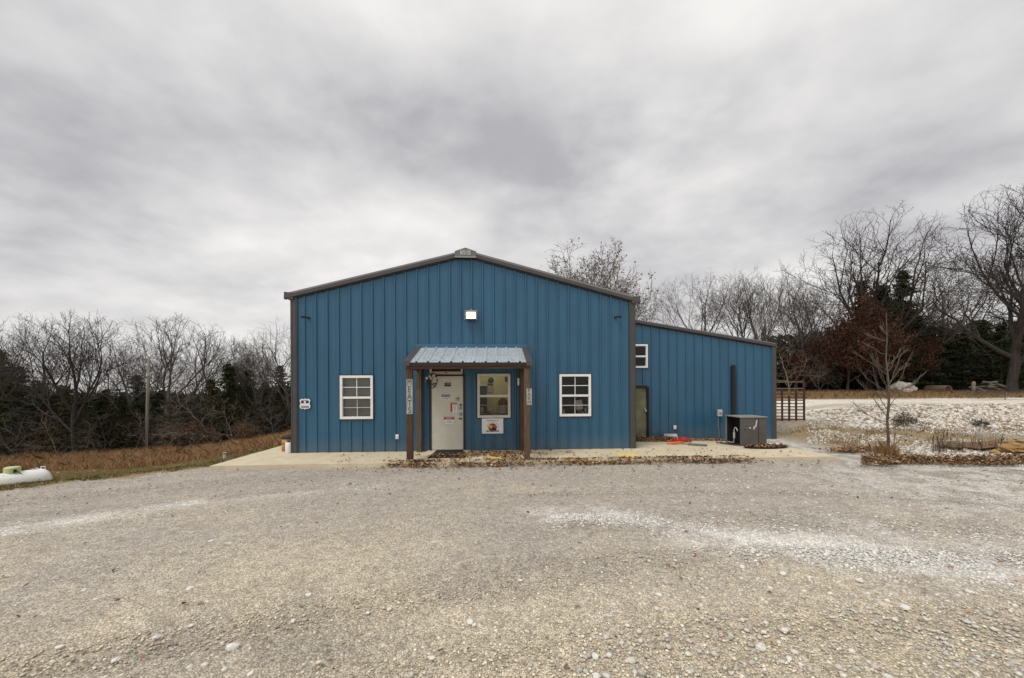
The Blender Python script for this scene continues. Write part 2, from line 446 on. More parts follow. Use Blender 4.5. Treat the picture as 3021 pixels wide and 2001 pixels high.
rough_ = (fbm(GX * 1.4, GY * 1.4, 3) - .5) * .035 + (fbm(GX * 6, GY * 6, 3) - .5) * .014 + (fbm(GX * 17, GY * 17, 2) - .5) * .008
rough_ = rough_ + (vnoise(np.hypot(GX - 3, GY + 12) * 2.4 + 100, np.arctan2(GX - 3, GY + 12) * 2.5 + 50) - .5) * .03 * (GY < 9.3)
rough_ = rough_ + np.where((GX > 10) & (GY > 9.5), (fbm(GX * .9, GY * .9, 4) - .5) * .09, 0)
GZ = GZ + rough_ * near - .012
# keep the ground under slab and building
un = (GX - X0) * cT + (GY - D0) * sT; vn = -(GX - X0) * sT + (GY - D0) * cT
LEAN_V = 2.05
under = (un > -.95) & (un < 14.0) & (vn > -1.2) & (vn < 18)
GZ = np.where(under, np.minimum(GZ, -.10), GZ)
C = ground_cols(GX, GY)
V = np.stack([GX, GY, GZ], -1).reshape(-1, 3); Cc = C.reshape(-1, 3)
ny, nx = GX.shape
ii, jj = np.meshgrid(np.arange(nx - 1), np.arange(ny - 1))
i0 = (jj * nx + ii).ravel()
F = np.stack([i0, i0 + 1, i0 + nx + 1, i0 + nx], 1)
fx = (GX[:-1, :-1] + GX[1:, 1:]).ravel() / 2; fy = (GY[:-1, :-1] + GY[1:, 1:]).ravel() / 2
fn = fbm(fx * 3.1, fy * 3.1 + 40, 4) - .5
z_left = (s_left(fx, fy) + fn * .9 > 0)
z_right = (fy + fn * .5 > 9.0) & (fx + fn > 9.5) & ~z_left
yyf = fy - .05 * (fx - 14)
z_road = z_right & (yyf > 16.2) & (yyf < 26.5) & (fx > 12)
z_wood = (fy > 35) & ~z_left
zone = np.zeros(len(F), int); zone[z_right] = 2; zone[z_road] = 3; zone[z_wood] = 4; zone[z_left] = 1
def ground_mat():
    m = bpy.data.materials.new('ground_cover'); m.use_nodes = True
    t = m.node_tree; b = t.nodes['Principled BSDF']; L = t.links.new
    b.inputs['Roughness'].default_value = .95; b.inputs['Specular IOR Level'].default_value = .15
    a = t.nodes.new('ShaderNodeAttribute'); a.attribute_name = 'col'
    tcn = t.nodes.new('ShaderNodeTexCoord')
    def vor(s, feat='F1'):
        v = t.nodes.new('ShaderNodeTexVoronoi'); v.inputs['Scale'].default_value = s; v.feature = feat; L(tcn.outputs['Object'], v.inputs['Vector']); return v
    v1 = vor(74); v2 = vor(31); no = t.nodes.new('ShaderNodeTexNoise'); no.inputs['Scale'].default_value = 9; no.inputs['Detail'].default_value = 8; no.inputs['Roughness'].default_value = .7
    L(tcn.outputs['Object'], no.inputs['Vector'])
    def stonecol(v, lo, hi):
        s = t.nodes.new('ShaderNodeSeparateColor'); L(v.outputs['Color'], s.inputs[0])
        r = t.nodes.new('ShaderNodeMapRange'); r.inputs['To Min'].default_value = lo; r.inputs['To Max'].default_value = hi; L(s.outputs[0], r.inputs[0]); return r.outputs[0]
    def mul(x, y):
        k = t.nodes.new('ShaderNodeMath'); k.operation = 'MULTIPLY'; L(x, k.inputs[0])
        if isinstance(y, float): k.inputs[1].default_value = y
        else: L(y, k.inputs[1])
        return k.outputs[0]
    s1 = stonecol(v1, .66, 1.34); s2 = stonecol(v2, .88, 1.12)
    # joints between stones are darker than the stones themselves
    ed = t.nodes.new('ShaderNodeMapRange'); ed.inputs['From Min'].default_value = .25; ed.inputs['From Max'].default_value = .75; ed.inputs['To Min'].default_value = 1.08; ed.inputs['To Max'].default_value = .66
    L(v1.outputs['Distance'], ed.inputs[0])
    nr = t.nodes.new('ShaderNodeMapRange'); nr.inputs['From Min'].default_value = .3; nr.inputs['From Max'].default_value = .7; nr.inputs['To Min'].default_value = .78; nr.inputs['To Max'].default_value = 1.22
    L(no.outputs[0], nr.inputs[0])
    f = mul(mul(mul(s1, s2), ed.outputs[0]), nr.outputs[0])
    vm = t.nodes.new('ShaderNodeVectorMath'); vm.operation = 'SCALE'; L(a.outputs['Color'], vm.inputs[0]); L(f, vm.inputs['Scale'])
    L(vm.outputs[0], b.inputs['Base Color'])
    bn = t.nodes.new('ShaderNodeBump'); bn.invert = True; bn.inputs['Strength'].default_value = .9; bn.inputs['Distance'].default_value = .012
    L(v1.outputs['Distance'], bn.inputs['Height'])
    bn2 = t.nodes.new('ShaderNodeBump'); bn2.inputs['Strength'].default_value = .7; bn2.inputs['Distance'].default_value = .03
    L(no.outputs[0], bn2.inputs['Height']); L(bn.outputs[0], bn2.inputs['Normal']); L(bn2.outputs[0], b.inputs['Normal'])
    return m
M_ground = ground_mat()
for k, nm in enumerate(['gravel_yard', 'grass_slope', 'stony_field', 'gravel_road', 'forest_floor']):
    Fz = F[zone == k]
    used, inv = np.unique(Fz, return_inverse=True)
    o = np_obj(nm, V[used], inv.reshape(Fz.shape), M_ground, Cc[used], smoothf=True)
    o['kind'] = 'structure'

# concrete slab, a little lower towards its back right
SF = -1.62          # front edge (v)
su0 = wp(612, 1370)[0]
SU0, SU1 = -1.02, 14.1
def slab_z(u, v):
    return -.13 * max(0, min(1, (u - 9.6) / 4.7)) * max(0, min(1, (v + .3) / 2.2))
mb = MB()
us = np.linspace(SU0, SU1, 60); 
def vfront(u): return SF + .02 * math.sin(u * 1.3)
vs_ = [0, .08, .3, .6, .8, 1]
def slab_patch(mb, u0, u1, nu, v0f, v1, nv, inset=0):
    g = []
    for i in range(nu + 1):
        u = u0 + (u1 - u0) * i / nu
        for j in range(nv + 1):
            v = v0f(u) + (v1 - v0f(u)) * j / nv
            g.append((u, v, slab_z(u, v)))
    b0 = len(mb.v); mb.v += g
    for i in range(nu):
        for j in range(nv):
            a = b0 + i * (nv + 1) + j
            mb.f.append((a, a + nv + 1, a + nv + 2, a + 1))
    # edges down
    for i in range(nu):
        a = g[i * (nv + 1)]; b = g[(i + 1) * (nv + 1)]
        mb.quad((a[0], a[1], -.2), (b[0], b[1], -.2), b, a)
    for j in range(nv):
        a = g[j]; b = g[j + 1]; mb.quad((b[0], b[1], -.2), (a[0], a[1], -.2), a, b)
        a = g[nu * (nv + 1) + j]; b = g[nu * (nv + 1) + j + 1]; mb.quad((a[0], a[1], -.2), (b[0], b[1], -.2), b, a)
slab_patch(mb, SU0, -.004, 8, vfront, 13.0, 16)
slab_patch(mb, 0, 9.7, 40, vfront, .25, 6)
slab_patch(mb, 9.704, SU1, 24, vfront, LEAN_V + .25, 10)
slab = mb.build('concrete_slab', M_conc); slab.location = ORG; slab.rotation_euler = (0, 0, TH); slab['kind'] = 'structure'
# worn yellow paint on the slab (sheets 4 mm above it)
def yellow(name, pts):
    m_ = MB(); n = len(pts)
    P = [(p[0], p[1], slab_z(p[0], p[1]) + .004) for p in pts]
    m_.poly(P); o = m_.build(name, M_yellow); o.location = ORG; o.rotation_euler = (0, 0, TH); o['kind'] = 'structure'
def slab_uv(px, py):
    x, y = at_z(px, py, SLAB_Z)
    dx, dy = x - X0, y - D0
    return dx * cT + dy * sT, -dx * sT + dy * cT
yellow('painted_marking', [slab_uv(*p) for p in ((1833, 1351), (1897, 1349), (1866, 1336), (1807, 1337))])
yellow('painted_marking', [slab_uv(*p) for p in ((1432, 1357), (1496, 1358), (1488, 1343), (1432, 1341))])
yellow('painted_marking', [slab_uv(*p) for p in ((1660, 1359.5), (1728, 1358), (1732, 1352.5), (1668, 1352.5))])

# ------------------------------------------------------------------ the blue steel building
bld = empty('metal_building', ORG, TH)
tag(bld, 'blue ribbed steel building with bronze trim, front porch and lower side wing', 'building')
W = wp(1873, 1322)[0]
PEAKU = wp(1374, 740)[0]
ZP = wp(1374, 732, -.08)[1]; ZL = wp(838, 860, -.08)[1]; ZR = wp(1889, 873, -.08)[1]
UL = wp(838, 860, -.08)[0]; UR = wp(1889, 873, -.08)[0]
def ztop(u):
    return ZL + (ZP - ZL) * (u - UL) / (PEAKU - UL) if u < PEAKU else ZR + (ZP - ZR) * (UR - u) / (UR - PEAKU)
RIB0 = wp(900, 1100)[0]; PITCH = .3048
PROF = [(-.034, 0), (-.016, .036), (.016, .036), (.034, 0), (.080, 0), (.090, .0045), (.112, .0045), (.122, 0), (.182, 0), (.192, .0045), (.214, .0045), (.224, 0)]
def prof_pts(u0, u1, r0=RIB0, prof=PROF):
    k0 = int(math.floor((u0 - r0) / PITCH)) - 1; out = []
    k = k0
    while r0 + k * PITCH < u1 + PITCH:
        for (a, h) in prof:
            out.append((r0 + k * PITCH + a, h))
        k += 1
    return out
def ribbed(u0, u1, zb, zt, openings=(), r0=RIB0, prof=PROF, v=0.0, flip=False):
    P = prof_pts(u0, u1, r0, prof)
    xs_ = np.array([p[0] for p in P]); hs_ = np.array([p[1] for p in P])
    br = [u0, u1] + [p[0] for p in P if u0 < p[0] < u1]
    for o in openings:
        for e_ in (o[0], o[1]):
            if u0 < e_ < u1: br.append(e_)
    if u0 < PEAKU < u1: br.append(PEAKU)
    br = sorted(set(round(b, 5) for b in br))
    mb = MB()
    for a, b in zip(br[:-1], br[1:]):
        if b - a < 1e-5: continue
        ha, hb = np.interp(a, xs_, hs_), np.interp(b, xs_, hs_); mid = (a + b) / 2
        iv = [(('b',), ('t',))]
        cuts = sorted([(o[2], o[3]) for o in openings if o[0] < mid < o[1]])
        lo = None; segs = []
        z = None
        for (c0, c1) in cuts:
            segs.append((z, c0)); z = c1
        segs.append((z, None))
        for (z0, z1) in segs:
            a0 = zb(a) if z0 is None else z0; b0 = zb(b) if z0 is None else z0
            a1 = zt(a) if z1 is None else z1; b1 = zt(b) if z1 is None else z1
            if a1 - a0 < .002: continue
            mb.quad((a, v - ha, a0), (b, v - hb, b0), (b, v - hb, b1), (a, v - ha, a1))
    return mb
# openings in the front wall
def rect(x0, x1, y0, y1, v=0.0):
    u0, z1 = wp(x0, y0, v); u1, z0 = wp(x1, y1, v)
    return [u0, u1, z0, z1]
W_L = rect(1004, 1102, 1108.5, 1236); W_P = rect(1408, 1506, 1103, 1232); W_R = rect(1649.5, 1743, 1104.5, 1228)
DOOR = rect(1272, 1368, 1110, 1329); DOOR[2] = 0.02
def shrink(r, k=.012): return (r[0] + k, r[1] - k, r[2] + k, r[3] - k)
OPN = [shrink(W_L), shrink(W_P), shrink(W_R), (DOOR[0], DOOR[1], -.1, DOOR[3])]
capb = wp(1374, 757, -.1)[1]
wt_top = lambda u: min(ztop(u) - .215, capb - .02)
u = .0; edges_ = [0.02]
k = 0
while True:
    e_ = RIB0 + PITCH * (3 * k + .5) - .0
    if e_ > W - .2: break
    if e_ > .3: edges_.append(e_)
    k += 1
edges_.append(W - .02)
for a, b in zip(edges_[:-1], edges_[1:]):
    ribbed(a, b, lambda u: .012, wt_top, OPN).build('wall_panel', M_blue, bld)
# corner trims
DEP = 15.0
for (a, b) in ((-.02, wp(879, 1100)[0]), (wp(1856, 1100)[0], W + .02)):
    zt = ztop(max(.0, min(W, a + .05))) - .17
    m_ = MB().box(a, b, -.045, -.034, .0, zt)
    m_.box(a, a + .012, -.045, .10, .0, zt) if a < 1 else m_.box(b - .012, b, -.045, .10, .0, zt)
    m_.box(a + .03, a + .05, -.053, -.045, .0, zt); m_.box(b - .05, b - .03, -.053, -.045, 0, zt)
    m_.build('corner_trim', M_trim, bld)
# side walls
def side_wall(U, sgn, z1, v0, v1, r0=0.15, name='side_wall', zb=-.05):
    mb = MB(); hs = [p for p in PROF if True]
    v = v0; pts = []
    kk = 0
    while r0 + v0 + kk * PITCH < v1 + PITCH:
        for (a, h) in PROF:
            q = r0 + v0 + kk * PITCH + a
            if v0 < q < v1: pts.append((q, h))
        kk += 1
    pts = [(v0, 0)] + pts + [(v1, 0)]
    for (a, ha), (b, hb) in zip(pts[:-1], pts[1:]):
        p = [(U + sgn * ha, a, zb), (U + sgn * hb, b, zb), (U + sgn * hb, b, z1), (U + sgn * ha, a, z1)]
        if sgn < 0: p = p[::-1]
        mb.quad(*p)
    return mb.build(name, M_blue, bld)
side_wall(0, -1, ztop(0) - .14, .0, DEP); side_wall(W, 1, ztop(W) - .14, .0, DEP)
mbk = MB(); mbk.poly([(W, DEP, -.05), (0, DEP, -.05), (0, DEP, ztop(0) - .14), (PEAKU, DEP, ZP - .14), (W, DEP, ztop(W) - .14)]); mbk.build('back_wall', M_blue, bld)
# roof planes
for (a, b) in ((UL, PEAKU), (PEAKU, UR)):
    mb = MB(); za, zb2 = ztop(a) - .06, ztop(b) - .06
    if a == UL: za = ztop(a) - .06
    mb.quad((a, .02, za), (b, .02, zb2), (b, DEP + .1, zb2), (a, DEP + .1, za))
    mb.quad((a, .02, za - .05), (a, DEP + .1, za - .05), (b, DEP + .1, zb2 - .05), (b, .02, zb2 - .05))
    n = int((DEP) / PITCH)
    for i in range(n):
        v = .3 + i * PITCH
        mb.quad((a, v - .02, za + .001), (b, v - .02, zb2 + .001), (b, v, zb2 + .03), (a, v, za + .03))
        mb.quad((a, v, za + .03), (b, v, zb2 + .03), (b, v + .02, zb2 + .001), (a, v + .02, za + .001))
    mb.build('roof', M_trim, bld)
# rake trim: upper sloping face and lower upright face
SEC = [(.06, .0), (-.07, -.085), (-.10, -.105), (-.10, -.195), (-.075, -.21), (.0, -.21), (.06, -.15)]
CAPH = .32
for (a, b) in ((UL, PEAKU - CAPH), (PEAKU + CAPH, UR)):
    mb = MB(); mb.prism(SEC, (a, 0, ztop(a)), (b, 0, ztop(b)))
    mb.build('rake_trim', M_trim, bld)
    MB().prism([(-.045, -.212), (-.045, -.245), (-.002, -.245), (-.002, -.212)], (max(a, .12), 0, ztop(max(a, .12))), (min(b, W - .12), 0, ztop(min(b, W - .12)))).build('rake_moulding', M_dark, bld)
# ridge cap box with its plaque
zc0 = ztop(PEAKU - CAPH) - .285
ca, cb = wp(1342, 750, -.1)[0], wp(1405, 750, -.1)[0]
za, zb_ = ztop(ca), ztop(cb)
MB().box(ca, cb, -.045, -.002, capb - .06, capb - .02).build('rake_moulding', M_dark, bld)
mb = MB()
front = [(ca, -.13, capb), (cb, -.13, capb), (cb, -.13, zb_ - .03), (PEAKU, -.13, ZP - .005), (ca, -.13, za - .03)]
back = [(p[0], .05, z_) for p, z_ in zip(front, (capb, capb, zb_ + .004, ZP + .008, za + .004))]
mb.poly(front); mb.poly(back[::-1])
for i in range(5):
    j = (i + 1) % 5; mb.quad(front[j], front[i], back[i], back[j])
rc = mb.build('ridge_cap', mat('ridge_grey', (.15, .145, .14), .45, 0, 5, .1), bld)
pu0, pz1 = wp(1358, 737, -.14); pu1, pz0 = wp(1387.5, 752, -.14)
MB().box(pu0, pu1, -.136, -.131, pz0, pz1).build('plaque', mat('plaque_grey', (.48, .50, .48), .5), rc)
for ch in rc.children: ch.location = (0, 0, 0)
text_obj('SBI', .19, 'lettering', mat('plaque_ink', (.13, .14, .13), .5), rc, (pu0 + pu1) / 2, -.139, (pz0 + pz1) / 2, 1.0)
MB().box(ca - .004, cb + .004, -.142, -.132, capb - .045, capb).build('ridge_cap_lip', M_greyl, rc)
# fill between cap and rakes
for (a, b) in ((PEAKU - CAPH, ca), (cb, PEAKU + CAPH)):
    if b > a + .01: MB().prism(SEC, (a, 0, ztop(a)), (b, 0, ztop(b))).build('rake_trim', M_trim, bld)
# eave gutters running back
for (U, s, zz) in ((UL, 1, ztop(UL)), (UR, -1, ztop(UR))):
    mb = MB()
    P = [(0, 0), (0, -.10), (.09 * s, -.205), (.24 * s, -.205), (.24 * s, -.02)]
    f0 = [(U + p[0], -.09, zz + p[1] - .012) for p in P]; f1 = [(q[0], DEP + .1, q[2]) for q in f0]
    n = len(P)
    for i in range(n):
        j = (i + 1) % n
        a, b, c_, d = f0[i], f0[j], f1[j], f1[i]
        mb.quad(a, b, c_, d) if s > 0 else mb.quad(d, c_, b, a)
    mb.poly(f0[::-1] if s > 0 else f0); mb.poly(f1 if s > 0 else f1[::-1])
    mb.build('gutter', M_trim, bld)

# windows
pane_cache = {}
def window(r, v=0.0, muntins=True, label=None, M=M_white):
    u0, u1, z0, z1 = r; fw = .068; zm = (z0 + z1) / 2 - .01
    mb = MB()
    y0, y1 = v - .052, v + .06
    mb.box(u0, u0 + fw, y0, y1, z0, z1); mb.box(u1 - fw, u1, y0, y1, z0, z1)
    mb.box(u0 + fw, u1 - fw, y0, y1, z1 - fw, z1); mb.box(u0 + fw, u1 - fw, y0, y1, z0, z0 + fw)
    mb.box(u0 + fw, u1 - fw, v - .035, y1, zm - .03, zm + .03)
    w = mb.build('window', M, bld, bevel=.005)
    if label: w['label'] = label
    # dark channel trim round the frame
    t = .022; m_ = MB(); ty0, ty1 = v - .040, v - .002
    m_.box(u0 - t, u0 - .002, ty0, ty1, z0 - t, z1 + t); m_.box(u1 + .002, u1 + t, ty0, ty1, z0 - t, z1 + t)
    m_.box(u0 - .002, u1 + .002, ty0, ty1, z1 + .002, z1 + t); m_.box(u0 - .002, u1 + .002, ty0, ty1, z0 - t, z0 - .002)
    m_.build('window_trim', M_dark, w)
    mw = .020
    for (za, zb, yo, mm) in ((zm + .03, z1 - fw, v - .012, M), (z0 + fw, zm - .03, v + .02, M_muntin)):
        ua, ub = u0 + fw, u1 - fw; um = (ua + ub) / 2; zmm = (za + zb) / 2
        if muntins:
            mu = MB().box(um - mw / 2, um + mw / 2, yo - .004, yo + .004, za, zb); mu.box(ua, um - mw / 2, yo - .004, yo + .004, zmm - mw / 2, zmm + mw / 2); mu.box(um + mw / 2, ub, yo - .004, yo + .004, zmm - mw / 2, zmm + mw / 2)
            mu.build('muntin', mm, w)
            cells = [(ua, um, za, zmm), (um, ub, za, zmm), (ua, um, zmm, zb), (um, ub, zmm, zb)]
        else: cells = [(ua, ub, za, zb)]
        for (a, b, c_, d) in cells:
            MB().quad((a, yo + .008, c_), (b, yo + .008, c_), (b, yo + .008, d), (a, yo + .008, d)).build('pane', M_glass, w)
    return w
window(W_L, label='white window left of the porch with closed blinds behind its panes')
window(W_P, muntins=False, label='porch window without muntins, lit yellow room behind it', M=M_offw)
window(W_R, label='white window right of the porch, dark room behind it')

# door with frame
d0, d1, dz0, dz1 = DOOR
fr = MB(); fr.box(d0 - .055, d0, -.04, .10, 0, dz1 + .06); fr.box(d1, d1 + .055, -.04, .10, 0, dz1 + .06); fr.box(d0, d1, -.04, .10, dz1, dz1 + .06)
fr.build('door_frame', M_dark, bld)
dr = MB().box(d0 + .006, d1 - .006, -.012, .035, .035, dz1 - .006).build('door', M_door, bld, bevel=.004); dr['label'] = 'beige steel entrance door covered with notices'
MB().box(d0, d1, -.06, .06, .0, .03).build('threshold', M_steel, dr)
def dpt(px, py): return wp(px, py, -.02)
def knob(px, py, r, name, dd=.05):
    u_, z_ = dpt(px, py)
    MB().lathe([(0, -dd - .012), (r * .8, -dd - .012), (r, -dd + .004), (r * .9, -dd + .02), (r * .4, -dd + .03), (r * .4, -.018), (r * 1.15, -.018), (r * 1.15, -.012)], (u_, 0, z_), 16, 'y').build(name, M_steel, dr, True)
knob(1358.5, 1205, .034, 'deadbolt', .03); knob(1359, 1222, .036, 'door_knob', .06)
u_, z_ = dpt(1359, 1195); MB().box(u_ - .03, u_ + .03, -.04, -.012, z_ - .03, z_ + .03).build('keypad', M_grey, dr, bevel=.006)
u_, z_ = dpt(1358.5, 1235.5); MB().box(u_ - .045, u_ + .04, -.035, -.012, z_ - .025, z_ + .025).build('latch', M_grey, dr, bevel=.006)
u_, z_ = dpt(1350.5, 1177); m_ = MB().box(u_ - .055, u_ + .055, -.03, -.012, z_ - .06, z_ + .05); m_.build('door_viewer', mat('viewer_beige', (.42, .41, .34), .5), dr, bevel=.01)
m_ = MB().box(u_ - .03, u_ - .005, -.038, -.031, z_ - .01, z_ + .012); m_.box(u_ + .005, u_ + .035, -.038, -.031, z_ - .005, z_ + .02); m_.build('viewer_button', M_ink, dr)

# lean-to wing
LZb = lambda u: -.02 - .13 * max(0, min(1, (u - 9.6) / 4.7)) - .01
lt0 = wp(1876, 939, LEAN_V - .1); lt1 = wp(2292, 1010, LEAN_V - .1)
LW = wp(2287, 1304, LEAN_V)[0]
def ltop(u): return lt0[1] + (lt1[1] - lt0[1]) * (u - lt0[0]) / (lt1[0] - lt0[0])
LWN = rect(1826, 1910, 1016, 1086, LEAN_V); LDR = rect(1829, 1909, 1146, 1296, LEAN_V)
OP2 = [shrink(LWN), (LDR[0] - .04, LDR[1] + .04, -.4, LDR[3] + .04)]
PROF2 = [(-.030, 0), (-.012, .030), (.012, .030), (.030, 0), (.09, 0), (.10, .0025), (.115, .0025), (.125, 0), (.18, 0), (.19, .0025), (.205, .0025), (.215, 0)]
LR0 = wp(1948, 1200, LEAN_V)[0]
ed2 = [W + .003]; k = -1
while True:
    e_ = LR0 + PITCH * (3 * k + .5)
    if e_ > LW - .3: break
    if e_ > W + .3: ed2.append(e_)
    k += 1
ed2.append(LW - .02)
for a, b in zip(ed2[:-1], ed2[1:]):
    ribbed(a, b, LZb, lambda u: ltop(u) - .17, OP2, LR0, PROF2, LEAN_V).build('wall_panel', M_blue, bld)
m_ = MB().box(LW - .13, LW + .02, LEAN_V - .045, LEAN_V - .034, -.17, ltop(LW) - .1); m_.box(LW + .008, LW + .02, LEAN_V - .034, LEAN_V + .10, -.17, ltop(LW) - .1)
m_.build('corner_trim', M_trim, bld)
MB().prism([(.05, .0), (-.08, -.055), (-.08, -.145), (.0, -.165), (.05, -.10)], (W + .002, LEAN_V, ltop(W)), (lt1[0] + .02, LEAN_V, ltop(lt1[0] + .02))).build('rake_trim', M_trim, bld)
MB().prism([(-.04, -.167), (-.04, -.19), (-.002, -.19), (-.002, -.167)], (W + .002, LEAN_V, ltop(W)), (LW - .14, LEAN_V, ltop(LW - .14))).build('rake_moulding', M_dark, bld)
MB().quad((W + .01, LEAN_V, ltop(W) - .03), (LW + .08, LEAN_V, ltop(LW + .08) - .03), (LW + .08, 9.5, ltop(LW + .08) - .03), (W + .01, 9.5, ltop(W) - .03)).build('roof', M_trim, bld)
side_wall(LW, 1, ltop(LW) - .1, LEAN_V, 9.4, zb=-.5)
mbk = MB().poly([(LW, 9.4, -.5), (W + .01, 9.4, -.5), (W + .01, 9.4, ltop(W) - .1), (LW, 9.4, ltop(LW) - .1)]); mbk.build('back_wall', M_blue, bld)
w2 = window(LWN, LEAN_V, muntins=False, label='small white window high on the side wing')
fr = MB(); fr.box(LDR[0] - .05, LDR[0], LEAN_V - .04, LEAN_V + .1, LZb(10), LDR[3] + .05); fr.box(LDR[1], LDR[1] + .07, LEAN_V - .04, LEAN_V + .1, LZb(10), LDR[3] + .05); fr.box(LDR[0], LDR[1], LEAN_V - .04, LEAN_V + .1, LDR[3], LDR[3] + .09)
fr.build('door_frame', M_black, bld)
dr2 = MB().box(LDR[0] + .004, LDR[1] - .004, LEAN_V + .03, LEAN_V + .07, LZb(10) + .01, LDR[3] - .004).build('door', M_olddoor, bld); dr2['label'] = 'stained olive door of the side wing'
u_, z_ = wp(1904, 1212, LEAN_V); MB().lathe([(0, -.06), (.03, -.055), (.036, -.035), (.015, -.02), (.015, .03), (.04, .031)], (u_ , LEAN_V, z_), 16, 'y').build('door_knob', mat('bright_knob', (.6, .6, .6), .3, .6), dr2, True)
MB().box(u_ - .03, u_ + .04, LEAN_V + .018, LEAN_V + .029, z_ + .03, z_ + .10).build('latch', M_steel, dr2)

MB().quad((W + .02, LEAN_V + 1.2, LZb(10)), (LW - .05, LEAN_V + 1.2, LZb(10)), (LW - .05, LEAN_V + 1.2, ltop(LW) - .2), (W + .02, LEAN_V + 1.2, ltop(W) - .2)).build('dark_backing', M_id, bld)  # dark panel added behind the wing window to stop light leaking through
# porch
PV = -1.36
pz_top = wp(1480, 1029, 0)[1]
fu0, fz1 = wp(1226, 1015); fu1, fz0 = wp(1555, 1026.5)
MB().prism([(-.034, 0), (-.05, -.115), (-.10, -.135), (-.034, -.135)], (fu0, 0, fz1), (fu1, 0, fz1)).build('wall_flashing', M_blue, bld)
eu0, ez = wp(1190, 1069, PV - .12); eu1, _ = wp(1571, 1069, PV - .12)
pu_a, pu_b = wp(1227, 1030, -.06)[0], wp(1555, 1030, -.06)[0]
# sheet: straight in u, ribs running down the slope
ua, ub = (eu0 + .03), (eu1 - .03)
zt_, zb_2 = fz1 - .115, ez
npan = 11
rp = (ub - ua) / npan
def pr(u, h):  # points at top and bottom of the slope
    return ((u, -.05, zt_ + h), (u, PV - .12, zb_2 + h))
proot = empty('porch_roof_placeholder'); bpy.data.objects.remove(proot)
for k in range(4):
    a = ua + (ub - ua) * k / 4; b = ua + (ub - ua) * (k + 1) / 4
    pts = []
    for i in range(npan + 1):
        for (q, h) in PROF: pts.append((ua + i * rp + q * rp / .3048, h * .95))
    xs_ = [p[0] for p in pts]; hs_ = [p[1] for p in pts]
    br = sorted([a, b] + [p for p in xs_ if a < p < b])
    mb = MB()
    for p, q in zip(br[:-1], br[1:]):
        hp, hq = float(np.interp(p, xs_, hs_)), float(np.interp(q, xs_, hs_))
        t0, b0 = pr(p, hp); t1, b1 = pr(q, hq)
        mb.quad(b0, b1, t1, t0); 
        mb.quad((t0[0], t0[1], t0[2] - .006), (t1[0], t1[1], t1[2] - .006), (b1[0], b1[1], b1[2] - .006), (b0[0], b0[1], b0[2] - .006))
        mb.quad((b0[0], b0[1], b0[2] - .006), (b1[0], b1[1], b1[2] - .006), b1, b0)
    mb.build('porch_roof_sheet', M_galv, bld)
for (a, b) in ((eu0, eu0 + .15), (eu1 - .15, eu1)):
    mb = MB()
    c0 = [(a, PV - .135, zb_2 - .09), (b, PV - .135, zb_2 - .09), (b, PV - .135, zb_2 + .035), (a, PV - .135, zb_2 + .035)]
    c1 = [(p[0], -.055, p[2] + (zt_ - zb_2)) for p in c0]
    mb.poly(c0); mb.poly(c1[::-1])
    for i in range(4): j = (i + 1) % 4; mb.quad(c0[j], c0[i], c1[i], c1[j])
    mb.build('porch_rake_trim', M_trim, bld)
# eave closure, fascia and beam
MB().box(eu0 + .15, eu1 - .15, PV - .115, PV - .095, zb_2 - .085, zb_2 - .008).build('porch_eave_trim', M_dark, bld)
bz1 = wp(1380, 1077, PV - .07)[1]; bz0 = wp(1380, 1088, PV - .07)[1]
MB().box(eu0 + .05, eu1 - .05, PV - .07, PV - .03, bz0, bz1 + .02).build('porch_beam', M_woodx, bld, bevel=.004)
MB().box(eu0 + .05, eu1 - .05, PV + .06, PV + .10, bz0, bz1 + .02).build('porch_beam', M_woodx, bld, bevel=.004)
# sloping rafters and dark ceiling boards
for i in range(6):
    x = eu0 + .12 + i * (eu1 - eu0 - .28) / 5
    mb = MB(); s0 = [(x, PV + .0, zb_2 - .10), (x + .04, PV + .0, zb_2 - .10), (x + .04, PV, zb_2 - .02), (x, PV, zb_2 - .02)]
    sl = (zt_ - zb_2) / (-.05 - (PV - .12)) * (-.06 - PV)
    s1 = [(p[0], -.06, p[2] + sl) for p in s0]
    mb.poly(s0); mb.poly(s1[::-1])
    for q in range(4): j = (q + 1) % 4; mb.quad(s0[j], s0[q], s1[q], s1[j])
    mb.build('rafter', M_woodold, bld)
def post(px0, px1, v, M, ztop_, zb=0.0):
    a = wp(px0, 1200, v)[0]; b = wp(px1, 1200, v)[0]
    mb = MB()
    n = 9; ring = []
    for i in range(n + 1):
        t = i / n; z = zb + (ztop_ - zb) * t
        w = .004 * math.sin(i * 2.1 + px0)
        ring.append([(a + w, v - .07, z), (b + w, v - .07, z), (b + w, v + .07, z), (a + w, v + .07, z)])
    base = len(mb.v)
    for r_ in ring: mb.v += r_
    for i in range(n):
        for j in range(4):
            mb.f.append((base + i * 4 + j, base + i * 4 + (j + 1) % 4, base + (i + 1) * 4 + (j + 1) % 4, base + (i + 1) * 4 + j))
    mb.f.append((base + n * 4, base + n * 4 + 1, base + n * 4 + 2, base + n * 4 + 3))
    return mb.build('porch_post', M, bld, bevel=.006), a, b
PF = PV + .0
pA, a0_, b0_ = post(1200, 1218, PF, M_wood, bz0 + .02, -.04)
pB, a1_, b1_ = post(1546, 1562.5, PF, M_woodold, bz0 + .02, -.04)
# old timber against the wall
zw = wp(1250, 1075, -.12)[1]
pC, _, _ = post(1230, 1244, -.115, M_woodold, zt_ - .17)
pD, _, _ = post(1534, 1549, -.115, M_wood, zt_ - .17)
for (a, b) in ((eu0 + .06, eu0 + .10), (eu1 - .10, eu1 - .06)):
    MB().box(a, b, PV + .10, -.19, bz0 + .0, bz0 + .12).build('porch_side_beam', M_woodold, bld)
